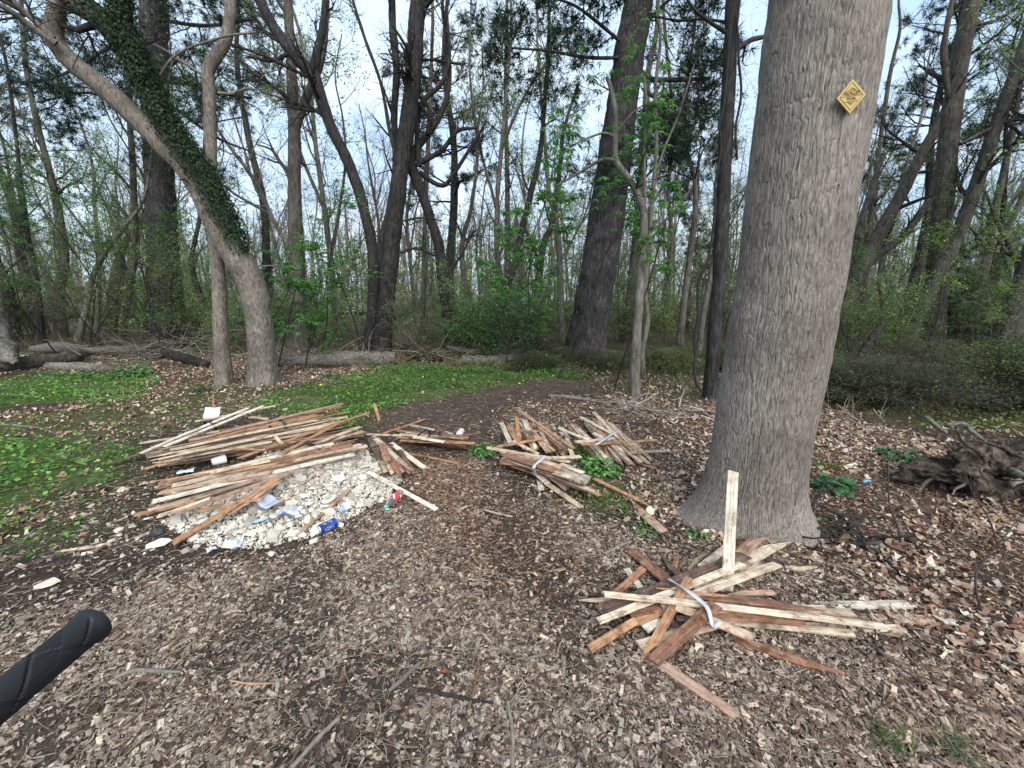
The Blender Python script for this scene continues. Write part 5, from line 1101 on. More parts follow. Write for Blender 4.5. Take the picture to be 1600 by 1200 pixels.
u = np.linspace(0, PI, 16); v = np.arange(24) * 2 * PI / 24; D = np.stack([np.sin(u)[:, None] * np.cos(v), np.sin(u)[:, None] * np.sin(v), np.cos(u)[:, None] + 0 * v], -1); V = D * (.035 + .01 * noise3(D * 1.6, 3)[..., None]) * [1, .9, .75]; idx = np.arange(16 * 24).reshape(16, 24); nx_ = np.roll(idx, -1, 1)
mb = MB(); mb.add(V.reshape(-1, 3), np.stack([idx[:-1], idx[1:], nx_[1:], nx_[:-1]], -1).reshape(-1, 4), None, (.05, .055, .06)); o = obj('dark_stone', mb, M_stone); o.location = tuple(GH(248, 831, .02)); tag(o, 'round dark grey stone at the left side of the rubble', 'stone')

# ------------------------------------------------------------------ litter
def lathe(mb, prof, k=36, colf=None):
    """profile (x, r, colour) turned about the x axis"""
    th = np.arange(k) * 2 * PI / k; n = len(prof)
    V = np.array([[(x, r * math.cos(t), r * math.sin(t)) for t in th] for x, r, c in prof]).reshape(-1, 3); C = np.array([[colf(x, t, c) if colf else c for t in th] for x, r, c in prof]).reshape(-1, 3)
    i = np.arange(n * k).reshape(n, k); j = np.roll(i, -1, 1); mb.add(V, np.stack([i[:-1], i[1:], j[1:], j[:-1]], -1).reshape(-1, 4), None, C)
def M_obj(name, rough, metal=0, trans=0, spec=.5):
    m, t, b = nodes(name); at = N_(t, 'ShaderNodeAttribute', attribute_name='col'); t.links.new(at.outputs['Color'], b.inputs['Base Color'])
    b.inputs['Roughness'].default_value = rough; b.inputs['Metallic'].default_value = metal; b.inputs['Specular IOR Level'].default_value = spec
    if trans: b.inputs['Transmission Weight'].default_value = trans; b.inputs['IOR'].default_value = 1.35
    return m
M_print = M_obj('printed_metal', .3, .35); M_silver = M_obj('bare_aluminium', .3, .9); M_plast = M_obj('printed_plastic', .4); M_clear = M_obj('clear_plastic', .1, 0, .75); M_paper = M_obj('paper', .85)
def orient(o, a, b, roll=0):
    ax = Vector(np.array(b) - np.array(a)).normalized(); y = Vector((0, 0, 1)).cross(ax).normalized(); z = ax.cross(y)
    o.rotation_euler = (Matrix((ax, y, z)).transposed().to_4x4() @ Matrix.Rotation(roll, 4, 'X')).to_euler(); o.location = tuple(a)
def local(name, mb, mat, parent, smooth=True):
    o = obj(name, mb, mat, None, smooth); o.parent = parent; return o
SV = (.6, .62, .64); BL = (.015, .06, .33)
a, b = GH(497, 829, .035), GH(527, 815, .04); t = empty('drink_can', a, 'blue and silver drink can lying at the foot of the rubble', 'can'); orient(t, a, b, .4)
mb = MB(); NS = 60
prof = [(.008 + .106 * q / NS, .033, BL) for q in range(NS + 1)]
def canc(x, th, c):
    u = (th / (2 * PI) * 9) % 1; v = (x - .03) / .06
    n_ = noise3(np.array([[x * 260, math.cos(th) * 9, math.sin(th) * 9]]), 3)[0]
    return (.6, .62, .66) if (0 < v < 1 and n_ > .28 and abs(math.sin(th * 1.5)) > .45) else (BL if math.sin(th * 2 + x * 30) > -.6 else (.03, .03, .14))
lathe(mb, prof, 72, canc); local('body', mb, M_print, t)
mb = MB(); lathe(mb, [(0, .0, SV), (.003, .024, SV), (0, .026, SV), (-.001, .027, SV), (.004, .0325, SV), (.008, .0331, SV)]); local('can_base', mb, M_silver, t)
mb = MB(); lathe(mb, [(.114, .0331, SV), (.121, .027, SV), (.123, .0275, SV), (.124, .026, SV), (.121, .025, SV), (.120, 0, SV)]); local('lid', mb, M_silver, t)
a, b = GH(627, 769, .034), GH(600, 795, .032); t = empty('drink_bottle', a, 'plastic bottle with red and white label and teal cap, right of the rubble', 'bottle'); orient(t, a, b, 1.0)
CB = (.35, .33, .34); mb = MB(); lathe(mb, [(0, .0, CB), (.002, .026, CB), (.012, .032, CB), (.03, .031, CB), (.12, .032, CB), (.14, .030, CB), (.16, .020, CB), (.178, .0125, CB), (.186, .0125, CB)]); local('body', mb, M_clear, t)
def labc(x, th, c):
    v = math.sin(x * 75 + 2.2 * math.sin(th * 2)) + .5 * math.sin(th * 5 + x * 120)
    return (.75, .72, .70) if (v > .75 and .045 < x < .115) else ((.12, .3, .2) if x < .032 else (.45, .06, .06))
mb = MB(); lathe(mb, [(.02 + .1 * q / 50, .0328, (1, 0, 0)) for q in range(51)], 72, labc); local('label', mb, M_plast, t)
mb = MB(); lathe(mb, [(.182, .0155, (.1, .42, .34)), (.183, .0158, (.1, .42, .34)), (.197, .0152, (.12, .45, .38)), (.199, .013, (.12, .45, .38)), (.199, 0, (.12, .45, .38))]); local('cap', mb, M_plast, t)
a, b = GH(717, 679, .034), GH(727, 666, .034); t = empty('drink_bottle', a, 'crumpled clear bottle with pale pink label lying on the bare path', 'bottle'); orient(t, a, b)
mb = MB(); lathe(mb, [(0, 0, (.6, .6, .6)), (.004, .03, (.6, .6, .6)), (.02, .038, (.7, .7, .72)), (.05, .03, (.7, .7, .7))]); local('body', mb, M_plast, t)
mb = MB(); lathe(mb, [(.05, .031, (.65, .4, .4)), (.08, .036, (.7, .5, .48)), (.10, .034, (.7, .62, .6)), (.12, .036, (.7, .66, .66)), (.15, .02, (.7, .7, .7)), (.165, .012, (.75, .75, .75)), (.17, 0, (.7, .7, .7))]); local('label', mb, M_plast, t)
a, b = GH(331, 722, .05), GH(346, 718, .05); t = empty('foam_cup', a, 'white foam cup lying between the two long lath bundles', 'cup'); orient(t, a, b)
WW = (.68, .70, .70); mb = MB(); lathe(mb, [(0, 0, WW), (0, .03, WW), (.10, .043, WW), (.102, .046, WW), (.105, .045, WW), (.104, .041, (.4, .4, .4)), (.01, .028, (.2, .2, .2)), (.008, 0, (.2, .2, .2))]); local('body', mb, M_plast, t)
def sheet(name, px, py, wx, wy, mat, colf, label, cat, rz_=0, crump=.02, z=.03, tilt=(0, 0), n=26, seed=0, fold=0, solid=.0015, frq=9):
    u, v = np.meshgrid(np.linspace(-.5, .5, n), np.linspace(-.5, .5, n)); p = np.stack([u * wx, v * wy, 0 * u], -1)
    q = np.stack([u * wx * frq, v * wy * frq, 0 * u + seed], -1); zz = crump * (noise3(q * 2, seed) + .5 * np.abs(noise3(q * 5, seed + 1))) + fold * np.abs(u) * wx
    e = .06 * np.stack([noise3(q * 3, seed + 5), noise3(q * 3, seed + 6)], -1); p[..., :2] *= 1 + e * 2; p[..., 2] = zz
    idx = np.arange(n * n).reshape(n, n); Q = np.stack([idx[:-1, :-1], idx[:-1, 1:], idx[1:, 1:], idx[1:, :-1]], -1).reshape(-1, 4)
    C = np.array([[colf(u[i, j], v[i, j]) for j in range(n)] for i in range(n)]).reshape(-1, 3); mb = MB(); mb.add(p.reshape(-1, 3), Q, None, C)
    o = obj(name, mb, mat, None); o.location = tuple(GH(px, py, z)); o.rotation_euler = (tilt[0], tilt[1], rz_); md = o.modifiers.new('thickness', 'SOLIDIFY'); md.thickness = solid
    return tag(o, label, cat)
def newsp(u, v):
    if abs((u * 60) % 1 - .5) < .25 and v > -.1: return (.28, .30, .36)
    if v < -.3: return (.13, .14, .2)
    return (.5, .53, .6)
sheet('newspaper_page', 416, 788, .24, .12, M_paper, newsp, 'folded newspaper page slipping out under the front bundle', 'newspaper', -.6, .008, .05, (.2, .2), 40, 1, fold=.45, frq=5)
sheet('newspaper_page', 446, 797, .17, .12, M_paper, newsp, 'crumpled newspaper piece on the middle of the rubble', 'newspaper', .2, .02, .05, (.1, -.1), 40, 2, fold=-.5, frq=6)
sheet('plastic_scrap', 366, 849, .09, .08, M_plast, lambda u, v: (.5, .56, .64), 'pale blue crumpled plastic sheet at the lower edge of the rubble', 'plastic scrap', .3, .03, .03, (.3, 0), 30, 3)
sheet('plastic_scrap', 331, 864, .05, .04, M_plast, lambda u, v: (.5, .56, .62), 'small grey white crumpled plastic scrap below the rubble', 'plastic scrap', .9, .03, .02, (0, 0), 20, 4)
sheet('blue_scrap', 405, 812, .10, .05, M_plast, lambda u, v: (.35, .55, .72), 'pale blue flat scrap in the lower rubble', 'plastic scrap', .7, .01, .04, (0, 0), 14, 5)
sheet('blue_scrap', 539, 797, .09, .035, M_plast, lambda u, v: (.25, .42, .75) if u < 0 else (.55, .62, .75), 'small blue wrapper in the right of the rubble', 'plastic scrap', .9, .015, .04, (0, 0), 14, 6)
sheet('blue_scrap', 1355, 752, .07, .03, M_plast, lambda u, v: (.15, .4, .75), 'small bright blue scrap on dead leaves, right of the massive tree', 'plastic scrap', .1, .01, .03, (0, 0), 10, 7)
sheet('paper_scrap', 528, 745, .09, .06, M_paper, lambda u, v: (.55, .62, .72) if v > 0 else (.7, .72, .75), 'folded blue white paper high on the right of the rubble', 'paper', .4, .04, .05, (.4, 0), 16, 8)
sheet('teal_wrapper', 291, 736, .14, .06, M_plast, lambda u, v: (.2, .42, .45) if v > .2 else (.55, .62, .62), 'teal and white wrapper left of the front bundle', 'wrapper', .25, .02, .04, (.2, 0), 18, 9)
sheet('red_ribbon', 694, 1052, .035, .012, M_plast, lambda u, v: (.65, .06, .04), 'tiny red ribbon scrap on the wood chips', 'ribbon', 1.0, .02, .025, (0, .5), 12, 10)
sheet('white_wrapper', 275, 768, .12, .05, M_plast, lambda u, v: (.68, .70, .72), 'white wrapper poking out left of the front bundle', 'wrapper', .2, .015, .05, (0, 0), 14, 11)
sheet('paper_tag', 331, 645, .15, .13, M_paper, lambda u, v: (.62, .68, .66), 'pale square card leaning on top of the rear bundle', 'card', .35, .004, .22, (1.0, .1), 14, 12)
sheet('white_paper', 605, 795, .03, .02, M_paper, lambda u, v: (.7, .72, .74), 'tiny white paper bit by the cap of the red label bottle', 'paper', .3, .006, .02, (0, 0), 8, 13)
sheet('paper_scrap', 635, 864, .035, .04, M_paper, lambda u, v: (.62, .7, .72), 'small pale paper ball on the chips right of the blue can', 'paper', .3, .02, .02, (0, 0), 12, 14)
c = GH(514, 779, .03); t = []; mb = MB(); lathe(mb, [(-.008, .022, (.6, .58, .48)), (-.008, .052, (.66, .64, .52)), (.008, .052, (.66, .64, .52)), (.008, .022, (.6, .58, .48)), (-.008, .022, (.6, .58, .48))], 40); o = obj('tape_roll', mb, M_plast, None); o.location = tuple(c); o.rotation_euler = (.2, rad(72), .3); tag(o, 'round cream tape roll lying flat on the rubble', 'tape roll')

# ------------------------------------------------------------------ trail sign on the massive tree
M_yel = plain('yellow_plastic', (.42, .29, .055), .5); M_brn = plain('engraved_brown', (.16, .085, .02), .6)
ax2 = np.array([BK[0], 2.55]); d = ray(1327, 153); a_ = d[0] ** 2 + d[1] ** 2; b_ = -2 * (d[0] * kp[8][0] + d[1] * 2.55); R_ = .305
c_ = kp[8][0] ** 2 + 2.55 ** 2 - R_ ** 2; tt = (-b_ - math.sqrt(b_ * b_ - 4 * a_ * c_)) / (2 * a_); hp = np.array([0, 0, HC]) + d * tt
nrm = unit(np.array([hp[0] - kp[8][0], hp[1] - 2.55, 0])); nrm = unit(nrm * .72 + unit(np.array([-.45, -1., 0])) * .28)
sg = empty('trail_sign', hp + nrm * .012, 'yellow diamond shaped trail sign nailed high on the massive grey tree', 'sign')
zx = Vector((0, 0, 1)); nz_ = Vector(nrm); xx_ = zx.cross(nz_).normalized(); sg.rotation_euler = (Matrix((xx_, zx, nz_)).transposed().to_4x4() @ Matrix.Rotation(rad(4), 4, 'Z')).to_euler()
hw, hh = .064, .077
def flat(name, pts, z0, z1, mat):
    n = len(pts); V = [(a, b, z0) for a, b in pts] + [(a, b, z1) for a, b in pts]; T = []
    for i in range(1, n - 1): T += [(0, i + 1, i), (n, n + i, n + i + 1)]
    Q = [(i, (i + 1) % n, n + (i + 1) % n, n + i) for i in range(n)]; mb = MB(); mb.add(V, Q, T); return mb
local('plate', flat('plate', [(0, -hh), (hw, 0), (0, hh), (-hw, 0)], -.004, .004, M_yel), M_yel, sg, False)
mb = MB()
def line(p, q, w_=.0016, z=.0055):
    p, q = np.array(p), np.array(q); s = unit(q - p) ; s = np.array([-s[1], s[0]]) * w_ / 2; V = [(*(p - s), z), (*(q - s), z), (*(q + s), z), (*(p + s), z), (*(p - s), .003), (*(q - s), .003), (*(q + s), .003), (*(p + s), .003)]
    mb.add(V, [(0, 1, 2, 3), (0, 4, 5, 1), (1, 5, 6, 2), (2, 6, 7, 3), (3, 7, 4, 0)])
f_ = .8; D4 = [(0, -hh * f_), (hw * f_, 0), (0, hh * f_), (-hw * f_, 0)]
for i in range(4): line(D4[i], D4[(i + 1) % 4])
hwid = lambda y: hw * f_ * (1 - abs(y) / (hh * f_))
for y in (.0235, .0016, -.022): line((-hwid(y), y), (hwid(y), y))
for k in range(-3, 4):   # rays in the upper and the lower field
    line((k * .0063, .026), (k * .0028, .041 - abs(k) * .0024), .0009); line((k * .0055, -.025), (k * .0024, -.039 + abs(k) * .0024), .0009)
local('engraving', mb, M_brn, sg, False)
def text(s, size, y):
    cu = bpy.data.curves.new('lettering', 'FONT'); cu.body = s; cu.size = size; cu.align_x = 'CENTER'; cu.align_y = 'CENTER'; cu.extrude = .0008; cu.offset = .0002
    o = bpy.data.objects.new('lettering', cu); COL.objects.link(o); dg = bpy.context.evaluated_depsgraph_get(); me = bpy.data.meshes.new_from_object(o.evaluated_get(dg)); bpy.data.objects.remove(o)
    me.materials.clear(); me.materials.append(M_brn); o = bpy.data.objects.new('lettering', me); COL.objects.link(o); o.parent = sg; o.location = (0, y, .0058); return o
text('TROLLEY', .0185, .0122); text('TRAIL', .0165, -.0098)
mb = MB(); lathe(mb, [(0, .003, SV), (.002, .003, SV), (.003, 0, SV)]); o = local('nail', mb, M_silver, sg); o.rotation_euler = (0, rad(-90), 0); o.location = (0, .002, .004)

# ------------------------------------------------------------------ the bicycle whose grip is in view
gp = P(146, 975, .352); g2 = gp + np.array([.02, -.10, 0]) ; gdir = unit(P(-8, 1100, .268) * np.array([1, 1, 0]) - gp * np.array([1, 1, 0])); 
grip_end = gp; bar_mid = gp + gdir * .36; wdir = np.array([-1, 0, 0])
bk = empty('bicycle', (bar_mid[0], bar_mid[1], 0), 'black bicycle handlebar grip reaching in at the lower left corner', 'bicycle')
M_rub = plain('black_rubber', (.012, .013, .015), .55, 0, .35); M_frame = plain('bicycle_frame', (.05, .05, .055), .3, .4)
# grip: ribbed tube with a flared end
N1, K1 = 220, 144; s = np.linspace(0, .14, N1); th = np.arange(K1) * 2 * PI / K1
rr = .0162 + .0030 * np.exp(-((s - .001) / .009) ** 2); rr = rr * np.clip((s + .0002) / .0012, 0.02, 1) ** .4
A_ = np.cross(gdir, [0, 0, 1.]); A_ = unit(A_); B_ = np.cross(gdir, A_)
gr = np.zeros((N1, K1)); 
for hlx in (1, -1):
    ph = (th[None] / (2 * PI) * 2 + hlx * s[:, None] / .055) % 1; gr -= .0016 * np.exp(-((ph - .5) / .035) ** 2)
zone = (np.sin(2 * (th[None] + s[:, None] / .055 * PI)) > -.1); rib = .0011 * (np.cos(th * 40)[None] < -.5) * zone; gr = (gr - rib) * np.clip((s[:, None] - .008) / .004, 0, 1)
RR = rr[:, None] + gr; Cc = grip_end + gdir * s[:, None]; V = Cc[:, None] + RR[..., None] * (np.cos(th)[None, :, None] * A_ + np.sin(th)[None, :, None] * B_)
idx = np.arange(N1 * K1).reshape(N1, K1); nx_ = np.roll(idx, -1, 1); mb = MB(); mb.add(V.reshape(-1, 3), np.stack([idx[:-1], nx_[:-1], nx_[1:], idx[1:]], -1).reshape(-1, 4)); obj('grip', mb, M_rub, bk)
def tubep(name, pts, r, mat, k=12, n=30, parent=bk):
    mb = MB(); A = catmull(np.array(pts, float), n); sweep(mb, A[None], np.full((1, n), r), k, cap=True); return obj(name, mb, mat, parent)
tubep('handlebar', [grip_end + gdir * .004, grip_end + gdir * .2, bar_mid + np.array([-.05, 0, -.03]), bar_mid * 2 - grip_end + gdir * 0 - gdir * .2, bar_mid * 2 - grip_end], .011, M_frame)
q = bar_mid; hx, hy = q[0], q[1]; fw = np.array([hx - .35, hy, .34]); rw = np.array([hx + .72, hy, .34]); bb_ = np.array([hx + .32, hy, .30]); hd = np.array([hx - .03, hy, 1.0]); st_ = np.array([hx + .42, hy, .95]); hl = np.array([hx - .12, hy, .72])
tubep('stem', [q + [-.05, 0, -.03], hd], .014, M_frame)
for a_, b_ in ((hd + [0, 0, -.04], hl), (hd + [0, 0, -.08], st_ + [-.03, 0, -.15]), (hl + [.01, 0, .04], bb_), (bb_, st_ + [-.02, 0, -.12]), (bb_, rw), (st_ + [-.03, 0, -.15], rw)): tubep('frame_tube', [a_, b_], .015, M_frame, n=6)
for s_ in (-.05, .05): tubep('fork', [hl, hl + [-.03, s_, -.03], fw + [0, s_, 0]], .011, M_frame)
def wheel(c):
    t = empty('wheel', np.array(c) - np.array(bk.location)); t.parent = bk; th = np.linspace(0, 2 * PI, 61)
    ci = np.stack([np.cos(th), 0 * th, np.sin(th)], -1)
    for nm_, r_, tr, mt in (('tyre', .325, .024, M_rub), ('rim', .295, .01, M_silver)):
        mb = MB(); sweep(mb, (ci * r_)[None], np.full((1, 61), tr), 10, (.5, .5, .5)); o = obj(nm_, mb, mt, None); o.parent = t
    mb = MB(); a = np.arange(24) * 2 * PI / 24; pp = np.stack([np.zeros((24, 3)) + np.array([0, .02, 0]) * (np.arange(24) % 2 * 2 - 1)[:, None], np.stack([np.cos(a), 0 * a, np.sin(a)], -1) * .29], 1); sweep(mb, pp, np.full((24, 2), .001), 4, (.5, .5, .5)); o = obj('spokes', mb, M_silver, None); o.parent = t
wheel(fw); wheel(rw)
mb = MB(); sweep(mb, np.array([[st_ + [-.14, 0, .02], st_ + [-.02, 0, .03], st_ + [.06, 0, .03], st_ + [.13, 0, .035]]]), np.array([[.02, .03, .06, .07]]), 16, cap=True); obj('saddle', mb, M_rub, bk); tubep('seat_post', [st_, st_ + [-.02, 0, -.14]], .013, M_frame, n=5)

# ------------------------------------------------------------------ fallen logs, sticks, brush
def log(name, label, pts, mat=M_log, cat='log', lift=0.0, fur=.006, sides=36, rings=120, group=None, taper=None, seed=1, bump_=.05, noground=False):
    out = []; rr = []
    for a in pts:
        px, py, wp = a[:3]; dz = a[3] if len(a) > 3 else 0; r = .05
        for _ in range(4): p = GH(px, py, r * .8 + dz + lift); r = wid(wp, p) / 2
        out.append(p); rr.append(r)
    mb = MB(); C3, R = trunk_tube(mb, out, rr, sides, rings, bump_, fur, 16, 3, 0, seed)
    V = mb.V[0]; n = len(V); k = sides
    for st, o_ in ((0, 0), (n - k, 1)):
        c = V[st:st + k].mean(0); mb.add([c + (C3[0] - C3[3] if o_ == 0 else C3[-1] - C3[-4]) * .3 * 0], None, None); ci = mb.n - 1
        T = [(ci, st + (i + 1) % k, st + i) if o_ == 0 else (ci, st + i, st + (i + 1) % k) for i in range(k)]; mb.T.append(np.array(T))
    return tag(obj(name, mb, mat, None, origin=(out[0][0], out[0][1], 0)), label, cat, group)
log('fallen_log', 'thick broken dark grey log lying at the left edge behind the green cover', [(-60, 580, 36), (20, 570, 34), (80, 564, 32), (122, 556, 26), (130, 554, 12)], M_mid, seed=2, fur=.03)
log('fallen_log', 'long pale log lying behind the thick broken log at the left', [(50, 545, 14), (100, 543, 26), (135, 548, 17), (200, 545, 14), (245, 540, 12), (290, 535, 12)], seed=3, lift=.1)
log('fallen_log', 'smooth grey log lying low before the thick broken log', [(75, 572, 18), (130, 574, 22), (165, 577, 18), (185, 578, 8)], seed=4)
log('fallen_log', 'long split log lying between the leaning pale tree and the tall dark trunk', [(425, 565, 22), (470, 564, 22), (520, 563, 23), (570, 561, 24), (618, 561, 21)], seed=5, fur=.02)
log('fallen_log', 'shaggy broken log end beside the foot of the tall dark trunk', [(628, 546, 16, .15), (655, 552, 20, .08), (690, 562, 12)], M_rot, seed=6, fur=.04)
log('fallen_log', 'pale slanting log right of the twisting tree foot', [(700, 543, 6, .15), (745, 550, 8, .05), (790, 553, 9), (830, 558, 8)], seed=7, fur=.01)
log('fallen_log', 'short thick grey log behind the pale slanting log', [(724, 562, 12), (770, 562, 14), (830, 556, 12)], seed=8, fur=.015)
log('fallen_log', 'dark broken beam leaning on the brush at the foot of the massive dark pine', [(256, 512, 9, .45), (280, 528, 14, .25), (305, 540, 14, .05)], M_rot, seed=9, fur=.03)
log('fallen_log', 'dark log sloping down to the foot of the slim smooth grey tree', [(240, 548, 15, .1), (280, 558, 19), (325, 570, 14)], M_rot, seed=10, fur=.02)
log('fallen_log', 'broken dark pole lying across behind the leaning pale tree', [(352, 503, 6, .3), (400, 507, 9, .25), (436, 509, 8, .2)], M_rot, seed=11)
log('fallen_log', 'pale rotten log lying before the uprooted root mass at the right', [(1385, 738, 8), (1420, 742, 16), (1470, 752, 20), (1515, 768, 14)], seed=12, fur=.012)
log('fallen_log', 'thick rotten log reaching out of view at the right edge', [(1545, 730, 60), (1620, 715, 90), (1740, 690, 100)], M_rot, seed=13, fur=.03)
pq = [P(-70, 455, 8.7), P(-30, 505, 8.5), P(0, 545, 8.3), P(25, 568, 8.1)]; mb = MB(); trunk_tube(mb, pq, [.42, .36, .24, .02], 40, 80, .08, .03, 10, 3, 0, 14)
tag(obj('fallen_log', mb, M_log, None, origin=(pq[3][0], pq[3][1], 0)), 'pale weathered stump foot cut by the left edge of the view', 'log')
log('fallen_branch', 'long straight grey branch at the edge of the path by the pale sapling', [(856, 618, 5), (900, 622, 6), (945, 629, 5), (955, 631, 4)], sides=10, rings=30, seed=15, cat='branch', fur=0)
log('fallen_branch', 'thin pale straight stick below the leaning dark pine', [(875, 552, 3, .15), (940, 549, 3, .12), (990, 548, 2)], sides=8, rings=20, seed=16, cat='branch', fur=0)
log('fallen_branch', 'pale forked root at the foot of the leaning dark pine', [(895, 549, 9, .05), (912, 562, 6), (930, 578, 4)], sides=10, rings=20, seed=17, cat='branch', fur=0)
log('fallen_branch', 'dark arched branch bending to the ground left of the leaning dark pine', [(805, 528, 5, .5), (835, 536, 6, .4), (862, 545, 5, .2), (875, 556, 4)], M_dark, sides=10, rings=30, seed=18, cat='branch', fur=0)
log('fallen_branch', 'dark stick with a pale forked tip on the green cover at the left', [(-20, 662, 4), (40, 666, 5), (68, 670, 5), (88, 678, 3)], sides=8, rings=30, seed=19, cat='branch', fur=0)
log('fallen_branch', 'broken branch slanting before the thick log at the left', [(122, 592, 5, .02), (150, 582, 5), (180, 574, 3)], sides=8, rings=20, seed=20, cat='branch', fur=0)
log('broken_snag', 'dark jagged broken stem leaning right among the undergrowth', [(1318, 596, 12), (1334, 572, 13, .25), (1350, 548, 14, .5), (1375, 510, 9, .9)], M_rot, 'snag', 0, .03, seed=21, bump_=.2)
STK = [('long grey branch at the right crossing the chips beyond the nearest bundle', [(1300, 845, 9), (1360, 858, 8), (1420, 905, 7), (1480, 950, 8), (1540, 962, 9), (1640, 1000, 11)], DK),
 ('thin dark branch running behind the nearest bundle to the right edge', [(1255, 850, 4), (1330, 870, 4), (1400, 895, 4), (1470, 905, 4), (1560, 900, 4)], DK),
 ('thin curved grey twig hooked over the laths and reaching the lower right', [(1352, 950, 2), (1365, 985, 3), (1375, 1020, 3), (1420, 1055, 4), (1480, 1090, 4), (1545, 1112, 4), (1640, 1122, 5)], MD),
 ('pale stick pointing down at the bottom edge right of centre', [(795, 1092, 5), (800, 1140, 6), (808, 1210, 7)], (.2, .17, .14)),
 ('thick pale stick at the bottom left of centre', [(530, 1124, 7), (500, 1155, 8), (450, 1205, 10)], (.2, .18, .15)),
 ('grey straight splinter in the chips below the centre', [(655, 1036, 5), (630, 1060, 8), (606, 1082, 6)], (.14, .125, .11)),
 ('arched grey root like stick in the chips right of the handlebar grip', [(176, 1066, 6), (205, 1052, 10), (250, 1045, 9), (285, 1050, 5)], (.17, .15, .13)),
 ('orange split stick lying in the chips left of centre', [(365, 1062, 3), (395, 1066, 5), (430, 1065, 3)], (.33, .2, .11)),
 ('dark twig running to the right below the centre', [(655, 1082, 5), (690, 1086, 5), (730, 1094, 5), (770, 1098, 4)], DK),
 ('thin reddish twig standing slant in the chips at the bottom', [(748, 1042, 3), (742, 1070, 3), (732, 1108, 3)], (.2, .11, .06)),
 ('two thin brown twigs crossing near the bottom centre', [(678, 1090, 2), (674, 1140, 2), (660, 1205, 3)], (.12, .08, .05)),
 ('short forked pale twig on the chips in front of the bare path', [(757, 797, 3), (775, 803, 3), (800, 808, 3)], (.3, .25, .2)),
 ('curved dark twig on the brown fine mulch of the path', [(745, 828, 3), (758, 818, 3), (768, 805, 2)], DK),
 ('thin grey twig right of centre by the nearest bundle', [(820, 1034, 5), (840, 1026, 5), (854, 1022, 4)], (.16, .14, .12)),
 ('thin pale twig on dead leaves left of the massive tree', [(1018, 775, 3), (1050, 768, 3), (1085, 763, 2)], (.3, .25, .2)),
 ('dark twig with a thin fork on the leaves behind the far right bundle', [(890, 655, 3), (920, 650, 3), (965, 662, 3), (1030, 662, 3)], DK),
 ('long thin twig on the leaves between far right bundle and the massive tree', [(1060, 655, 3), (1020, 665, 3), (975, 660, 2)], MD),
 ('short brown stick at the right edge of the rubble soil', [(625, 800, 3), (640, 812, 3), (656, 828, 3)], (.2, .15, .11)),
 ('grey short stick lying left of the nearest bundle', [(948, 862, 4), (968, 852, 5), (988, 846, 3)], (.2, .17, .14)),
 ('thin twig on dark soil right of the green cover', [(160, 760, 2), (182, 761, 2), (200, 760, 2)], (.25, .2, .15)),
 ('split pale wood chunk behind the nearest bundle', [(1225, 886, 9), (1252, 890, 12), (1278, 888, 5)], (.32, .26, .19)),
 ('dark bark chunk behind the nearest bundle beside the pale wood chunk', [(1185, 872, 12), (1215, 880, 16), (1240, 888, 9)], (.05, .042, .036)),
 ('pale splintered wood chunk between the nearest bundle and the massive tree', [(1075, 890, 6), (1090, 878, 10), (1105, 866, 5)], (.32, .25, .17))]
for i, (lab, pts, c) in enumerate(STK):
    out, rr = [], []
    for a in pts:
        p = GH(a[0], a[1], .012); out.append(p); rr.append(wid(a[2], p) / 2)
    A = catmull(np.c_[np.array(out), rr], 40); A[:, :3] += np.stack([noise3(A[:, :3] * 9, 1), noise3(A[:, :3] * 9, 2), .4 * np.abs(noise3(A[:, :3] * 9, 3))], -1) * .012; A[:, 3] *= 1 + .15 * noise3(A[:, :3] * 30, 7)
    mb = MB(); sweep(mb, A[None, :, :3], A[None, :, 3], 8, c, cap=True)
    tag(obj('fallen_stick', mb, M_twig, None, origin=tuple(out[0])), lab, 'stick')
def brush(label, px, py, rx, ry, n, h, seed, col=((.2, .18, .15), (.12, .1, .085), (.28, .25, .21)), L_=(.4, 1.3)):
    rg = np.random.default_rng(seed); c = GH(px, py, 0); x = c[0] + rg.normal(0, rx, n); y = c[1] + rg.normal(0, ry, n); z = hgt(x, y) + rg.random(n) * h
    a = rg.uniform(0, 2 * PI, n); d = unit(np.stack([np.cos(a), np.sin(a) * .7, rg.normal(.06, .22, n)], -1)); p = np.stack([x, y, z], -1); Lg = rg.uniform(*L_, (n, 1)); P_ = [p]
    for i in range(6): d = unit(d + rg.normal(0, .14, d.shape)); p = p + d * Lg / 6; P_.append(p)
    P_ = np.stack(P_, 1); P_[..., 2] = np.maximum(P_[..., 2], hgt(P_[..., 0], P_[..., 1]) + .01); R_ = rg.uniform(.004, .016, (n, 1)) * np.linspace(1, .3, 7)[None]
    mb = MB(); sweep(mb, P_, R_, 5, np.array(col)[rg.integers(0, len(col), n)]); c2 = spawn(rg, P_, R_, 4, .2, 1, (.15, .5), .7, 4, .03, .15, .5, .4, .002)
    c2[0][..., 2] = np.maximum(c2[0][..., 2], hgt(c2[0][..., 0], c2[0][..., 1]) + .005); sweep(mb, c2[0], c2[1], 3, np.array(col)[rg.integers(0, len(col), len(c2[0]))])
    return tag(obj('brush_pile', mb, M_twig), label, 'brush', kind='stuff')
brush('tangle of grey twigs by the foot of the massive dark pine', 240, 560, 1.1, .4, 110, .35, 1); brush('tangled twigs between the left log and the slim smooth tree', 300, 545, 1.0, .5, 80, .6, 2)
brush('grey twigs lying over the long split log', 480, 568, .9, .3, 70, .25, 3); brush('brush heap before the foot of the tall dark trunk', 610, 568, .9, .35, 90, .25, 4, ((.14, .09, .06), (.2, .15, .11), (.3, .26, .2)))
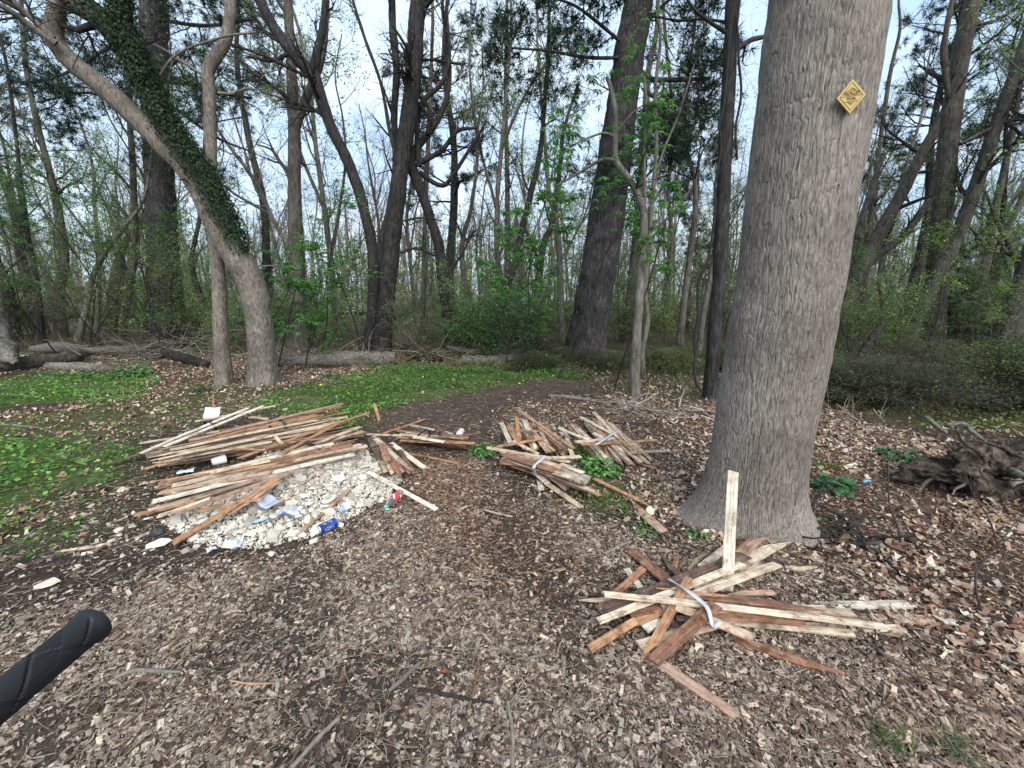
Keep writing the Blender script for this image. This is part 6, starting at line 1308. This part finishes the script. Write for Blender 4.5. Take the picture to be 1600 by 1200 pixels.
brush('twigs between the pale slanting log and the dark arched branch', 790, 560, 1.0, .4, 60, .3, 5); brush('pale dead branches on the leaves left of the vine hung trunk', 1065, 648, .22, .16, 18, .07, 6, ((.34, .31, .27), (.24, .21, .18)), (.25, .6))
brush('pale twigs by the foot of the pale sapling', 985, 634, .2, .1, 16, .06, 7, ((.36, .33, .29), (.24, .2, .17)), (.2, .6)); brush('grey dead twigs on the leaves right of the massive tree', 1300, 650, .2, .2, 22, .1, 8, ((.26, .22, .18), (.14, .11, .09)), (.2, .5))
brush('dark twigs on the ground by the right foot of the massive tree', 1290, 830, .18, .12, 30, .04, 9, (DK, MD), (.1, .5)); brush('bare grey twig tangle left of the leaning pale tree', 345, 520, .8, .6, 70, .9, 10)
# upright little stems at the right
for lab, pts, w0 in (('thin leafless stem standing right of the massive tree', [(1408, 850), (1402, 820), (1390, 790), (1388, 740), (1386, 690)], .006), ('bare forked twig standing at the right edge above the long branch', [(1535, 960), (1525, 920), (1528, 890), (1560, 850), (1600, 800)], .006), ('slender bare seedling before the rotten log', [(1560, 855), (1545, 810), (1520, 770), (1500, 720)], .005)):
    b = GH(*pts[0], 0); out = [b] + [P(a_, c_, b[1] + .02 * i) for i, (a_, c_) in enumerate(pts[1:])]; A = catmull(np.array(out), 24); R_ = w0 * np.linspace(1, .4, 24); rg = np.random.default_rng(int(w0 * 1e4) + len(lab))
    root = empty('bare_seedling', b, lab, 'seedling'); mb = MB(); sweep(mb, A[None], R_[None], 6, MD); obj('stem', mb, M_twig, root)
    mb = MB(); c1 = spawn(rg, A[None], R_[None], 4, .3, 1, (.12, .35), .8, 5, .1, .2, .5, .3, .0015); sweep(mb, c1[0], c1[1], 4, MD); c2 = spawn(rg, c1[0], c1[1], 3, .3, 1, (.05, .15), .8, 4, .1, .2, .5, .3, .001); sweep(mb, c2[0], c2[1], 3, MD); obj('twigs', mb, M_twig, root)
# uprooted root mass
c = GH(1545, 765, .12); rm = empty('root_mass', (c[0], c[1], 0), 'dark hollow uprooted root mass of a fallen tree at the right edge', 'stump')
u = np.linspace(0, PI, 120); v = np.arange(160) * 2 * PI / 160; D = np.stack([np.sin(u)[:, None] * np.cos(v), np.sin(u)[:, None] * np.sin(v), np.cos(u)[:, None] + 0 * v], -1)
rr = .42 + .16 * fbm(D * 2.2, 9, 4) + .05 * np.abs(noise3(D * 9, 3)); hol = unit(np.array([-.25, -1, .25])); rr = rr - .30 * np.exp(-((1 - (D @ hol)) / .12) ** 2)
V = np.array([c[0] + .25, c[1] + .2, .14]) + D * rr[..., None] * np.array([1.05, .7, .5]) + .02 * np.abs(noise3(D * 22, 8))[..., None] * D; idx = np.arange(120 * 160).reshape(120, 160); nx_ = np.roll(idx, -1, 1)
mb = MB(); mb.add(V.reshape(-1, 3), np.stack([idx[:-1], idx[1:], nx_[1:], nx_[:-1]], -1).reshape(-1, 4)); obj('root_ball', mb, M_root, rm)
rg = np.random.default_rng(5)
for k in range(20):
    a0 = np.array([c[0] + .25, c[1] + .2, .16]) + unit(rg.normal(size=3) * np.array([1, .6, .6]) + np.array([0, -.5, .2])) * .26; d = unit(np.array([rg.normal(-.1, .9), rg.normal(-.35, .4), rg.normal(-.05, .25)])); pts = [a0]
    for _ in range(4): d = unit(d + rg.normal(0, .3, 3)); pts.append(pts[-1] + d * rg.uniform(.06, .13))
    mb = MB(); A = catmull(np.array(pts), 24); sweep(mb, A[None], (rg.uniform(.006, .026) * np.linspace(1, .3, 24))[None] * (1 + .2 * noise3(A * 25, 2))[None], 9, cap=True); obj('root', mb, M_root if k % 3 else M_log, rm)
log('fallen_branch', 'pale stub branch sticking up left of the uprooted root mass', [(1445, 650, 6, .25), (1462, 664, 9, .18), (1478, 676, 9, .1)], sides=12, rings=24, seed=31, cat='branch', fur=0)
log('fallen_branch', 'pale curved root arching over the uprooted root mass', [(1478, 664, 8, .35), (1505, 662, 9, .38), (1520, 675, 9, .32), (1540, 690, 6, .25)], sides=12, rings=24, seed=32, cat='branch', fur=0)

# ------------------------------------------------------------------ grass tufts and weeds
def tuft(name, label, px, py, n, h, seed, pal, w_=.003, spread=.05, cat='grass tuft'):
    rg = np.random.default_rng(seed); b = GH(px, py, 0); p = b + rg.normal(0, 1, (n, 3)) * np.array([spread, spread, 0]); d = unit(np.stack([rg.normal(0, .45, n), rg.normal(0, .45, n), np.ones(n)], -1)); L_ = h * rg.uniform(.5, 1.1, (n, 1)); s = unit(np.cross(d, rg.normal(size=(n, 3))))
    rows = []; q = p
    for i in range(5): wv = w_ * (1 - i / 4.3); rows += [q - s * wv, q + s * wv]; d = unit(d + np.array([0, 0, -.22]) + (d * [1, 1, 0]) * .25); q = q + d * L_ / 4
    V = np.stack(rows, 1); o = (np.arange(n) * 10)[:, None, None]; Q = (np.array([[(2 * i, 2 * i + 1, 2 * i + 3, 2 * i + 2) for i in range(4)]]) + o).reshape(-1, 4); mb = MB(); mb.add(V.reshape(-1, 3), Q, None, np.repeat(np.array(pal)[rg.integers(0, len(pal), n)], 10, 0))
    return tag(obj(name, mb, M_ground_leaf, origin=tuple(b)), label, cat)
GP = [(.07, .13, .03), (.10, .16, .04), (.16, .18, .06), (.05, .1, .025)]; GB = [(.09, .15, .08), (.07, .12, .06), (.2, .2, .1)]
tuft('grass_tuft', 'green grass tuft near the bottom right corner, left of the bluish tuft', 1388, 1160, 70, .13, 1, GP, .002, .03); tuft('grass_tuft', 'bluish green grass tuft at the bottom right corner', 1490, 1172, 60, .14, 2, GB, .0022, .03)
tuft('grass_tuft', 'grass tuft close to the right foot of the massive tree', 1262, 815, 110, .14, 3, GP, .003, .05); tuft('grass_tuft', 'sparse grass right of the massive tree above the lily leaves', 1285, 730, 110, .16, 4, GP, .003, .07)
tuft('grass_patch', 'pale green grass patch beside the mid path bundle', 945, 790, 700, .09, 5, GP, .0025, .14); tuft('grass_patch', 'thin grass between the white tied bundle and the massive tree root', 985, 770, 260, .07, 6, GP, .0025, .16)
tuft('daffodil_leaves', 'dark blade leaved clump before the slim smooth tree', 320, 612, 60, .28, 7, [(.03, .07, .035), (.04, .09, .045)], .006, .07, 'plant'); tuft('daffodil_leaves', 'dark bladed plant clump left of the green cover centre', 515, 590, 60, .25, 8, [(.03, .08, .045), (.04, .09, .05)], .006, .1, 'plant')
def weed(label, px, py, n, r, h, size, seed, pal=FRESH, name='weed_clump', cat='weed'):
    rg = np.random.default_rng(seed); b = GH(px, py, 0); a, q = rg.uniform(0, 2 * PI, n), np.sqrt(rg.random(n)); p = b + np.stack([np.cos(a) * q * r, np.sin(a) * q * r, rg.random(n) * h * (1.1 - q * .7) + .01], -1); S = rg.uniform(size * .6, size, n)
    mb = MB(); scatter(mb, LEAF, p, rotz(a + rg.normal(0, .4, n), rg.normal(0, .3, n), rg.normal(.1, .35, n)), np.stack([S, S * .8, S], -1), np.array(pal)[rg.integers(0, len(pal), n)] * rg.uniform(.7, 1.2, (n, 1))); st = np.stack([b + (p - b) * [.2, .2, 0], p], 1); sweep(mb, st, np.full((n, 2), .0012), 3, (.06, .1, .03))
    return tag(obj(name, mb, M_ground_leaf, origin=tuple(b)), label, cat)
weed('low green weed clump at the left end of the middle lath heap', 756, 708, 240, .14, .09, .035, 1); weed('round bright green weed clump inside the mid path lath bundle', 938, 738, 260, .15, .14, .055, 2); weed('mossy green weeds under the fan of laths beside the middle heap', 905, 708, 300, .26, .07, .03, 3)
weed('broad leaved green plant right of the massive tree', 1300, 765, 60, .11, .12, .10, 4, [(.06, .15, .06), (.08, .19, .08)], 'leafy_plant', 'plant'); weed('small broad leaved green plant left of the uprooted root mass', 1412, 717, 70, .16, .09, .09, 5, [(.05, .13, .05), (.07, .17, .07)], 'leafy_plant', 'plant')
weed('small weed on the dark soil at the left foot of the massive tree', 1090, 838, 40, .06, .03, .03, 6); weed('small weeds beside the root of the massive tree', 1010, 830, 60, .08, .03, .03, 7); weed('taller leafy weed behind the left green cover', 205, 588, 260, .3, .3, .08, 8)

# ------------------------------------------------------------------ far road, guard rail and field beyond it
def slab(name, pts, mat, kind='structure'):
    mb = MB(); n = len(pts); mb.add([(x, y, z) for x, y, z in pts], [(0, 1, 2, 3)]); return tag(obj(name, mb, mat), None, None, kind=kind)
M_road = plain('asphalt_grey', (.16, .16, .16), .9); M_field = plain('dry_field', (.25, .20, .12), .95)
slab('road', [(-75, 31, .42), (-12, 37, .42), (-12, 44, .42), (-75, 38, .42)], M_road)
slab('field', [(-75, 39, .55), (-10, 45, .55), (-10, 75, 1.6), (-75, 75, 1.6)], M_field)
M_rail = plain('galvanised_rail', (.55, .56, .57), .4, .3)
gr_ = empty('guard_rail', (-40, 33.4, .4), 'pale metal guard rail along the far road at the left', 'guard rail'); mb = MB()
pf = [(0, .22), (.05, .17), (0, .11), (.05, .05), (0, 0)]; e0, e1 = np.array([-62, 31.4, .95]), np.array([-14, 35.8, .95]); nn_ = unit(np.array([.09, -1, 0])); V = [e + nn_ * a + np.array([0, 0, b]) for e in (e0, e1) for a, b in pf]; mb.add(V, [(i, i + 5, i + 6, i + 1) for i in range(4)]); obj('rail', mb, M_rail, gr_, False)
for i in range(14):
    q = e0 + (e1 - e0) * (i + .5) / 14; mb = MB(); sweep(mb, np.array([[q + [0, .1, -.7], q + [0, .1, .22]]]), np.full((1, 2), .07), 4, cap=True); obj('post', mb, M_rail, gr_, False)
